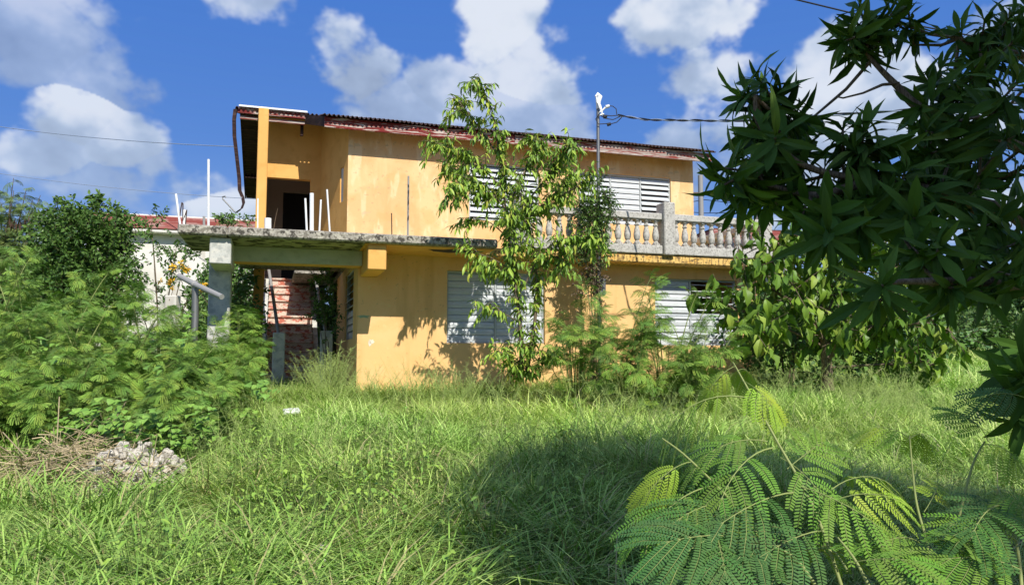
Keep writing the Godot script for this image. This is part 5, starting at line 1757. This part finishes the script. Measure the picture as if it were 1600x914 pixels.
	for q in list:
		if q[7] == old:
			skip += 1
			if skip % 3 == 0: continue
		var a := at(q[0], q[1], q[2]); var b := at(q[3], q[4], q[5])
		var L := maxf((b - a).length() * 1.0, 0.13)
		var c: Color = q[7]
		var me := frond(L, mini(q[6], 5) if q[6] > 4 else 4, clampf(L * 0.6, 0.075, 0.14), int(clampf(L * 85.0, 11, 19)), 0.0145, 0.0056, q[9], c, Color(0.30, 0.36, 0.12), q[8], rnd(-0.3, 0.3), true)
		part("frond", me, M.feather, o, toward(a - foot, (b - a) + Vector3(0, 0.18 * L, 0), Vector3(rnd(-0.3, 0.3), 1.0, rnd(0.2, 0.9))))


func make_litter() -> void:
	rng.seed = 101
	# pale rubble heap
	var c := at(205, 752, 6.4)
	c.y = ground(c.x, c.z)
	var heap := thing("rubble_heap", "small heap of white broken concrete at the foot of the thicket", "rubble", c)
	for i in 90:
		var mb := MB.new()
		var r := rnd(0.012, 0.06)
		var ang := rnd(0, TAU)
		var rad := sqrt(rnd(0, 1)) * 0.40
		var p := Vector3(cos(ang) * rad * 1.15, (0.42 - rad) * 0.75 * rnd(0.6, 1.0) + 0.13, sin(ang) * rad * 0.8)
		var bs := Basis.from_euler(Vector3(rnd(0, 6), rnd(0, 6), rnd(0, 6)))
		mb.box(Vector3(-r, -r * 0.5, -r * 0.8) * rnd(0.8, 1.2), Vector3(r, r * 0.55, r * 0.7) * rnd(0.8, 1.2), r * 0.3, Transform3D(bs, Vector3.ZERO))
		part("chunk", mb.mesh(), M.rubble, heap, Transform3D(Basis(), p))
	var base := MB.new()
	var prev := []
	for k in 5:
		var ring := []
		for j in 16:
			var a := TAU * j / 16
			var rr := 0.36 * (1.0 - k / 4.6) * (1.0 + 0.2 * sin(j * 2.7 + k))
			ring.append(Vector3(cos(a) * rr * 1.1, 0.32 * (1.0 - pow(1.0 - k / 4.0, 2.0)) + rnd(-0.01, 0.01) - 0.02, sin(a) * rr * 0.8))
		if k > 0:
			for j in 16:
				base.quad_out(prev[j], prev[(j + 1) % 16], ring[(j + 1) % 16], ring[j], Vector3(0, -0.4, 0))
		prev = ring
	part("mound", base.mesh(), M.rubble, heap)
	# dead straw
	var st := MB.new()
	for i in 1150:
		var p := at(rnd(-60, 175) if i < 1000 else rnd(170, 265), 770, rnd(5.9, 7.4) if i < 1000 else rnd(5.9, 6.6))
		p.y = ground(p.x, p.z) + rnd(0.02, 0.34) * (0.5 + 0.5 * sin(p.x * 3.0)) + 0.04
		var d := Vector3(rnd(-1, 1), rnd(-0.35, 0.35), rnd(-0.5, 0.5)).normalized() * rnd(0.12, 0.42)
		st.col = Color(0.56, 0.45, 0.27) * rnd(0.45, 1.2)
		st.tube([p, p + d * 0.5 + Vector3(0, rnd(-0.02, 0.05), 0), p + d], [rnd(0.0018, 0.006)], 4, false)
	var straw := part("dead_straw", st.mesh(), M.dry, self)
	straw.set_meta("kind", "stuff")
	tag(straw, "tangle of dead tan straw at the foot of the left thicket", "straw")
	# stone and white scrap in the grass
	for s in [[490, 862, 4.2, 0.10, "stone", "pale stone lying low in the near grass"], [505, 880, 4.1, 0.06, "stone", "smaller pale stone beside the pale one in the near grass"]]:
		var p := at(s[0], s[1], s[2])
		p.y = ground(p.x, p.z) + 0.17
		var mb := MB.new()
		var r: float = s[3]
		mb.lathe([[0.001, -r * 0.6], [r * 0.8, -r * 0.4], [r, 0.0], [r * 0.7, r * 0.4], [0.001, r * 0.52]], Vector3.ZERO, 9)
		tag(part("stone", mb.mesh(), M.rubble, self, Transform3D(Basis.from_euler(Vector3(0.2, rnd(0, 3), 0.15)) * Basis.from_scale(Vector3(1.2, 0.8, 0.9)), p)), s[5], "stone")
	var wp := at(455, 642, 9.3)
	var wm := MB.new()
	wm.box(Vector3(-0.1, -0.02, -0.07), Vector3(0.1, 0.015, 0.07), 0.008)
	tag(part("white_scrap", wm.mesh(), M.white, self, Transform3D(Basis.from_euler(Vector3(0.25, 0.4, 0.06)), wp)), "flat white scrap caught in the grass before the stairs", "scrap")


func in_house(x: float, z: float, margin := 0.0) -> bool:
	var q := house_at.affine_inverse() * Vector3(x, 0, z)
	return q.x > -margin and q.x < 7.48 + margin and q.z < margin and q.z > -8.0


func make_grass() -> void:
	rng.seed = 111
	var cols := [Color(0.35, 0.50, 0.11), Color(0.29, 0.44, 0.09), Color(0.43, 0.56, 0.14), Color(0.23, 0.37, 0.07), Color(0.47, 0.56, 0.17), Color(0.37, 0.52, 0.12)]
	var blade := func(mb: MB, p: Vector3, dir: Vector3, h: float, w: float, bend: float) -> void:
		var side := dir.cross(Vector3.UP).normalized().rotated(Vector3.UP, rnd(-0.6, 0.6))
		var prev := []
		var n := 4
		for i in n + 1:
			var t := float(i) / n
			var c := p + Vector3.UP * h * (t - bend * 0.42 * t * t * t) + dir * h * bend * t * t
			var ww := w * (1.0 - pow(t, 2.2)) * 0.5 + 0.0002
			var cur := [c - side * ww, c + side * ww]
			if i > 0:
				mb.quad(prev[0], cur[0], cur[1], prev[1])
			prev = cur
	var clumps := []
	# near: broad soft blades
	for k in 5:
		var mb := MB.new()
		for i in 44:
			var a := rnd(0, TAU)
			var r := sqrt(rnd(0, 1)) * 0.17
			var p := Vector3(cos(a) * r, -0.03, sin(a) * r)
			var dir := Vector3(cos(a + rnd(-1.2, 1.2)), 0, sin(a + rnd(-1.2, 1.2)))
			mb.col = cols[rng.randi() % cols.size()] * rnd(0.85, 1.15)
			if rnd(0, 1) < 0.09: mb.col = Color(0.46, 0.38, 0.19)
			blade.call(mb, p, dir, rnd(0.2, 0.48), rnd(0.006, 0.0125), rnd(0.5, 1.35))
		clumps.append(mb.mesh())
	# middle: fine blades
	var fine := []
	for k in 5:
		var mb := MB.new()
		for i in 60:
			var a := rnd(0, TAU)
			var r := sqrt(rnd(0, 1)) * 0.27
			var p := Vector3(cos(a) * r, -0.03, sin(a) * r)
			var dir := Vector3(cos(a + rnd(-1.5, 1.5)), 0, sin(a + rnd(-1.5, 1.5)))
			mb.col = cols[rng.randi() % cols.size()] * rnd(0.85, 1.2)
			if rnd(0, 1) < 0.08: mb.col = Color(0.38, 0.36, 0.18)
			blade.call(mb, p, dir, rnd(0.16, 0.44), rnd(0.006, 0.011), rnd(0.45, 1.4))
		fine.append(mb.mesh())
	# tall seeding stalks
	var stalks := []
	for k in 4:
		var mb := MB.new()
		for i in 9:
			var a := rnd(0, TAU)
			var p := Vector3(cos(a), 0, sin(a)) * rnd(0, 0.2)
			var dir := Vector3(cos(a), 0, sin(a))
			var h := rnd(0.45, 0.85)
			mb.col = Color(0.36, 0.48, 0.13) * rnd(0.8, 1.2)
			var pts := []
			for j in 6:
				var t := j / 5.0
				pts.append(p + Vector3.UP * h * (t - 0.12 * t * t) + dir * h * 0.32 * t * t)
			mb.tube(pts, taper(6, 0.0022, 0.0010), 3, false)
			mb.col = Color(0.46, 0.56, 0.18) * rnd(0.8, 1.2)
			for j in 14:
				var t := rnd(0.68, 1.0)
				var q := p + Vector3.UP * h * (t - 0.12 * t * t) + dir * h * 0.32 * t * t
				var dd := (rdir() + Vector3.UP * 0.3 + dir * 0.3).normalized() * rnd(0.02, 0.08) * (1.35 - t)
				mb.tube([q, q + dd * 2.0], [0.0011, 0.0007], 3, false)
		stalks.append(mb.mesh())
	# small broad-leaved weeds
	var weeds := []
	for k in 4:
		var mb := MB.new()
		for i in 34:
			var a := rnd(0, TAU)
			var p := Vector3(cos(a) * rnd(0, 0.15), rnd(0.04, 0.26), sin(a) * rnd(0, 0.15))
			mb.col = [Color(0.24, 0.40, 0.06), Color(0.30, 0.45, 0.07), Color(0.20, 0.35, 0.06)][rng.randi() % 3]
			mb.leaf(toward(p, Vector3(cos(a), rnd(-0.5, 0.4), sin(a)), Vector3.UP + rdir() * 0.4), rnd(0.022, 0.042), rnd(0.012, 0.022), 0.3, 0.2, 3, 0.4)
			mb.col = Color(0.16, 0.22, 0.06)
			mb.tube([p, Vector3(p.x * 0.4, 0, p.z * 0.4)], [0.0015], 3, false)
		weeds.append(mb.mesh())
	# heart-leaved creeper over the thicket's front
	var vine := []
	for k in 4:
		var mb := MB.new()
		for i in 7:
			var p := rdir() * rnd(0.02, 0.2)
			mb.col = [Color(0.19, 0.35, 0.055), Color(0.25, 0.42, 0.07), Color(0.16, 0.30, 0.05)][rng.randi() % 3]
			var x := toward(p, Vector3(rnd(-0.6, 0.6), rnd(-0.9, 0.1), 0.7), Vector3(0, 0.8, 0.6) + rdir() * 0.4)
			mb.leaf(x, rnd(0.05, 0.09), rnd(0.05, 0.085), 0.2, 0.2, 5, 0.28)
			mb.col = Color(0.2, 0.26, 0.08)
			mb.tube([p, p + rdir() * 0.14], [0.0015], 3, false)
		vine.append(mb.mesh())

	var holder := Node3D.new()
	add(holder, "grass", self)
	holder.set_meta("kind", "stuff")
	tag(holder, "tall uncut green grass filling the whole front lawn", "grass")
	var patch := FastNoiseLite.new()
	patch.seed = 9
	patch.frequency = 0.28
	var bag := [[], [], [], [], []]
	var bagt := [[], [], [], [], []]
	var bagf := [[], [], [], [], []]
	var bagft := [[], [], [], [], []]
	var put := func(d0: float, d1: float, per_m2: float, which: Array, tints: Array, s0: float, s1: float) -> void:
		var half := 0.86
		var area := half * (d1 * d1 - d0 * d0) + 5.0 * (d1 - d0)
		for i in int(area * per_m2):
			var d := sqrt(rnd(d0 * d0, d1 * d1))
			var x := rnd(-half * d - 2.2, half * d + 1.8)
			var z := -d
			if in_house(x, z, 0.02): continue
			if Vector2((x + 3.2) * 1.1, (z + 5.95) * 0.66).length() < 0.68 and rnd(0, 1) < 0.96: continue
			if d > 5.9 and d < 7.5 and x < -0.53 * d and rnd(0, 1) < 0.62: continue
			var v := patch.get_noise_2d(x, z)
			var s := rnd(s0, s1) * (1.0 + 0.75 * v)
			if d > 4.6 and d < 7.6 and x < -0.40 * d: s *= 0.6
			var t := Color(1, 1, 1) * (1.0 + 0.22 * v + rnd(-0.12, 0.12))
			if which == bagf: t *= 1.18
			t.r *= 1.0 + 0.22 * patch.get_noise_2d(x * 0.7 + 40.0, z * 0.7)
			var b := Basis(Vector3.UP, rnd(0, TAU)) * Basis.from_euler(Vector3(rnd(-0.12, 0.12), 0, rnd(-0.12, 0.12)))
			var k := rng.randi() % which.size()
			which[k].append(Transform3D(b * Basis.from_scale(Vector3(s, s * rnd(0.85, 1.2), s)), Vector3(x, ground(x, z), z)))
			tints[k].append(t)
	put.call(1.5, 6.5, 46.0, bag, bagt, 0.8, 1.15)
	put.call(5.5, 12.5, 30.0, bagf, bagft, 0.8, 1.25)
	put.call(12.5, 30.0, 12.0, bagf, bagft, 0.9, 1.6)
	for i in 330:      # taller along the foot of the wall and round the stairs
		var q := house_at * Vector3(rnd(-1.6, 7.6), 0, rnd(0.1, 0.8))
		var k := rng.randi() % 5
		var sc := rnd(1.0, 1.75)
		bagf[k].append(Transform3D(Basis(Vector3.UP, rnd(0, TAU)) * Basis.from_scale(Vector3(sc * 0.8, sc, sc * 0.8)), Vector3(q.x, ground(q.x, q.z), q.z)))
		bagft[k].append(Color(1, 1, 1) * rnd(0.8, 1.15))
	for i in 90:       # coarse tussocks
		var d := rnd(2.4, 8.0)
		var x := rnd(-0.68 * d, 0.3 * d)
		var k := rng.randi() % 5
		for j in 4:
			var sc := rnd(1.1, 1.6)
			bag[k].append(Transform3D(Basis(Vector3.UP, rnd(0, TAU)) * Basis.from_scale(Vector3(sc, sc, sc)), Vector3(x + rnd(-0.1, 0.1), ground(x, -d), -d + rnd(-0.1, 0.1))))
			bagt[k].append(Color(0.85, 0.95, 0.8) * rnd(0.8, 1.1))
	for k in 5:
		many("tuft", clumps[k], M.grass, holder, bag[k], bagt[k])
		many("fine_tuft", fine[k], M.grass, holder, bagf[k], bagft[k])
	var sx := [[], [], [], []]
	for i in 170:
		var d := rnd(5.0, 12.0)
		var x := rnd(-0.4 * d, 0.72 * d)
		if i < 34:
			var q := at(rnd(1120, 1430), 580, rnd(9.0, 11.2))
			x = q.x; d = -q.z
		elif i < 60:
			var q := at(rnd(470, 760), 580, rnd(10.0, 11.6))
			x = q.x; d = -q.z
		if in_house(x, -d, 0.05): continue
		sx[rng.randi() % 4].append(Transform3D(Basis(Vector3.UP, rnd(0, TAU)) * Basis.from_scale(Vector3.ONE * rnd(0.75, 1.15)), Vector3(x, ground(x, -d), -d)))
	for k in 4: many("seed_stalk", stalks[k], M.grass, holder, sx[k])
	# a taller tussock before the stairs
	var tu := [[], [], [], []]
	for i in 12:
		var q := at(rnd(488, 535), 590, rnd(11.0, 11.5))
		tu[rng.randi() % 4].append(Transform3D(Basis(Vector3.UP, rnd(0, TAU)) * Basis.from_scale(Vector3.ONE * rnd(1.0, 1.5)), Vector3(q.x, ground(q.x, q.z), q.z)))
	for k in 4: many("seed_stalk", stalks[k], M.grass, holder, tu[k])

	var wh := Node3D.new()
	add(wh, "weeds", self)
	wh.set_meta("kind", "stuff")
	tag(wh, "low yellow-green broad-leaved weeds scattered in the near grass", "weeds")
	var wx := [[], [], [], []]
	for i in 210:
		var d := rnd(3.0, 8.5)
		var x := rnd(-0.5 * d, 0.12 * d)
		if rnd(0, 1) < 0.5:
			var q := at(rnd(380, 620), 700, rnd(4.6, 7.5))
			x = q.x; d = -q.z
		wx[rng.randi() % 4].append(Transform3D(Basis(Vector3.UP, rnd(0, TAU)) * Basis.from_scale(Vector3.ONE * rnd(0.9, 1.7)), Vector3(x, ground(x, -d) + 0.05, -d)))
	for k in 4: many("weed", weeds[k], M.leaf, wh, wx[k])

	var vh := Node3D.new()
	add(vh, "creeping_vine", self)
	vh.set_meta("kind", "stuff")
	tag(vh, "heart-leaved light green creeper trailing over the left thicket", "vine")
	var vx := [[], [], [], []]
	for i in 110:
		var px := rnd(90, 330); var py := rnd(640, 712); var d := rnd(6.6, 7.1)
		if i % 3 == 0:
			px = rnd(20, 340); py = rnd(480, 640); d = rnd(7.2, 8.6)
		if i % 5 == 0:
			px = rnd(280, 420); py = rnd(590, 670); d = rnd(7.2, 8.4)
		var p := at(px, py, d)
		if p.y < ground(p.x, p.z) + 0.06: continue
		vx[rng.randi() % 4].append(Transform3D(Basis(Vector3.UP, rnd(-0.6, 0.6)) * Basis.from_scale(Vector3.ONE * rnd(0.7, 1.2)), p))
	for k in 4: many("heart_leaf", vine[k], M.leaf, vh, vx[k])
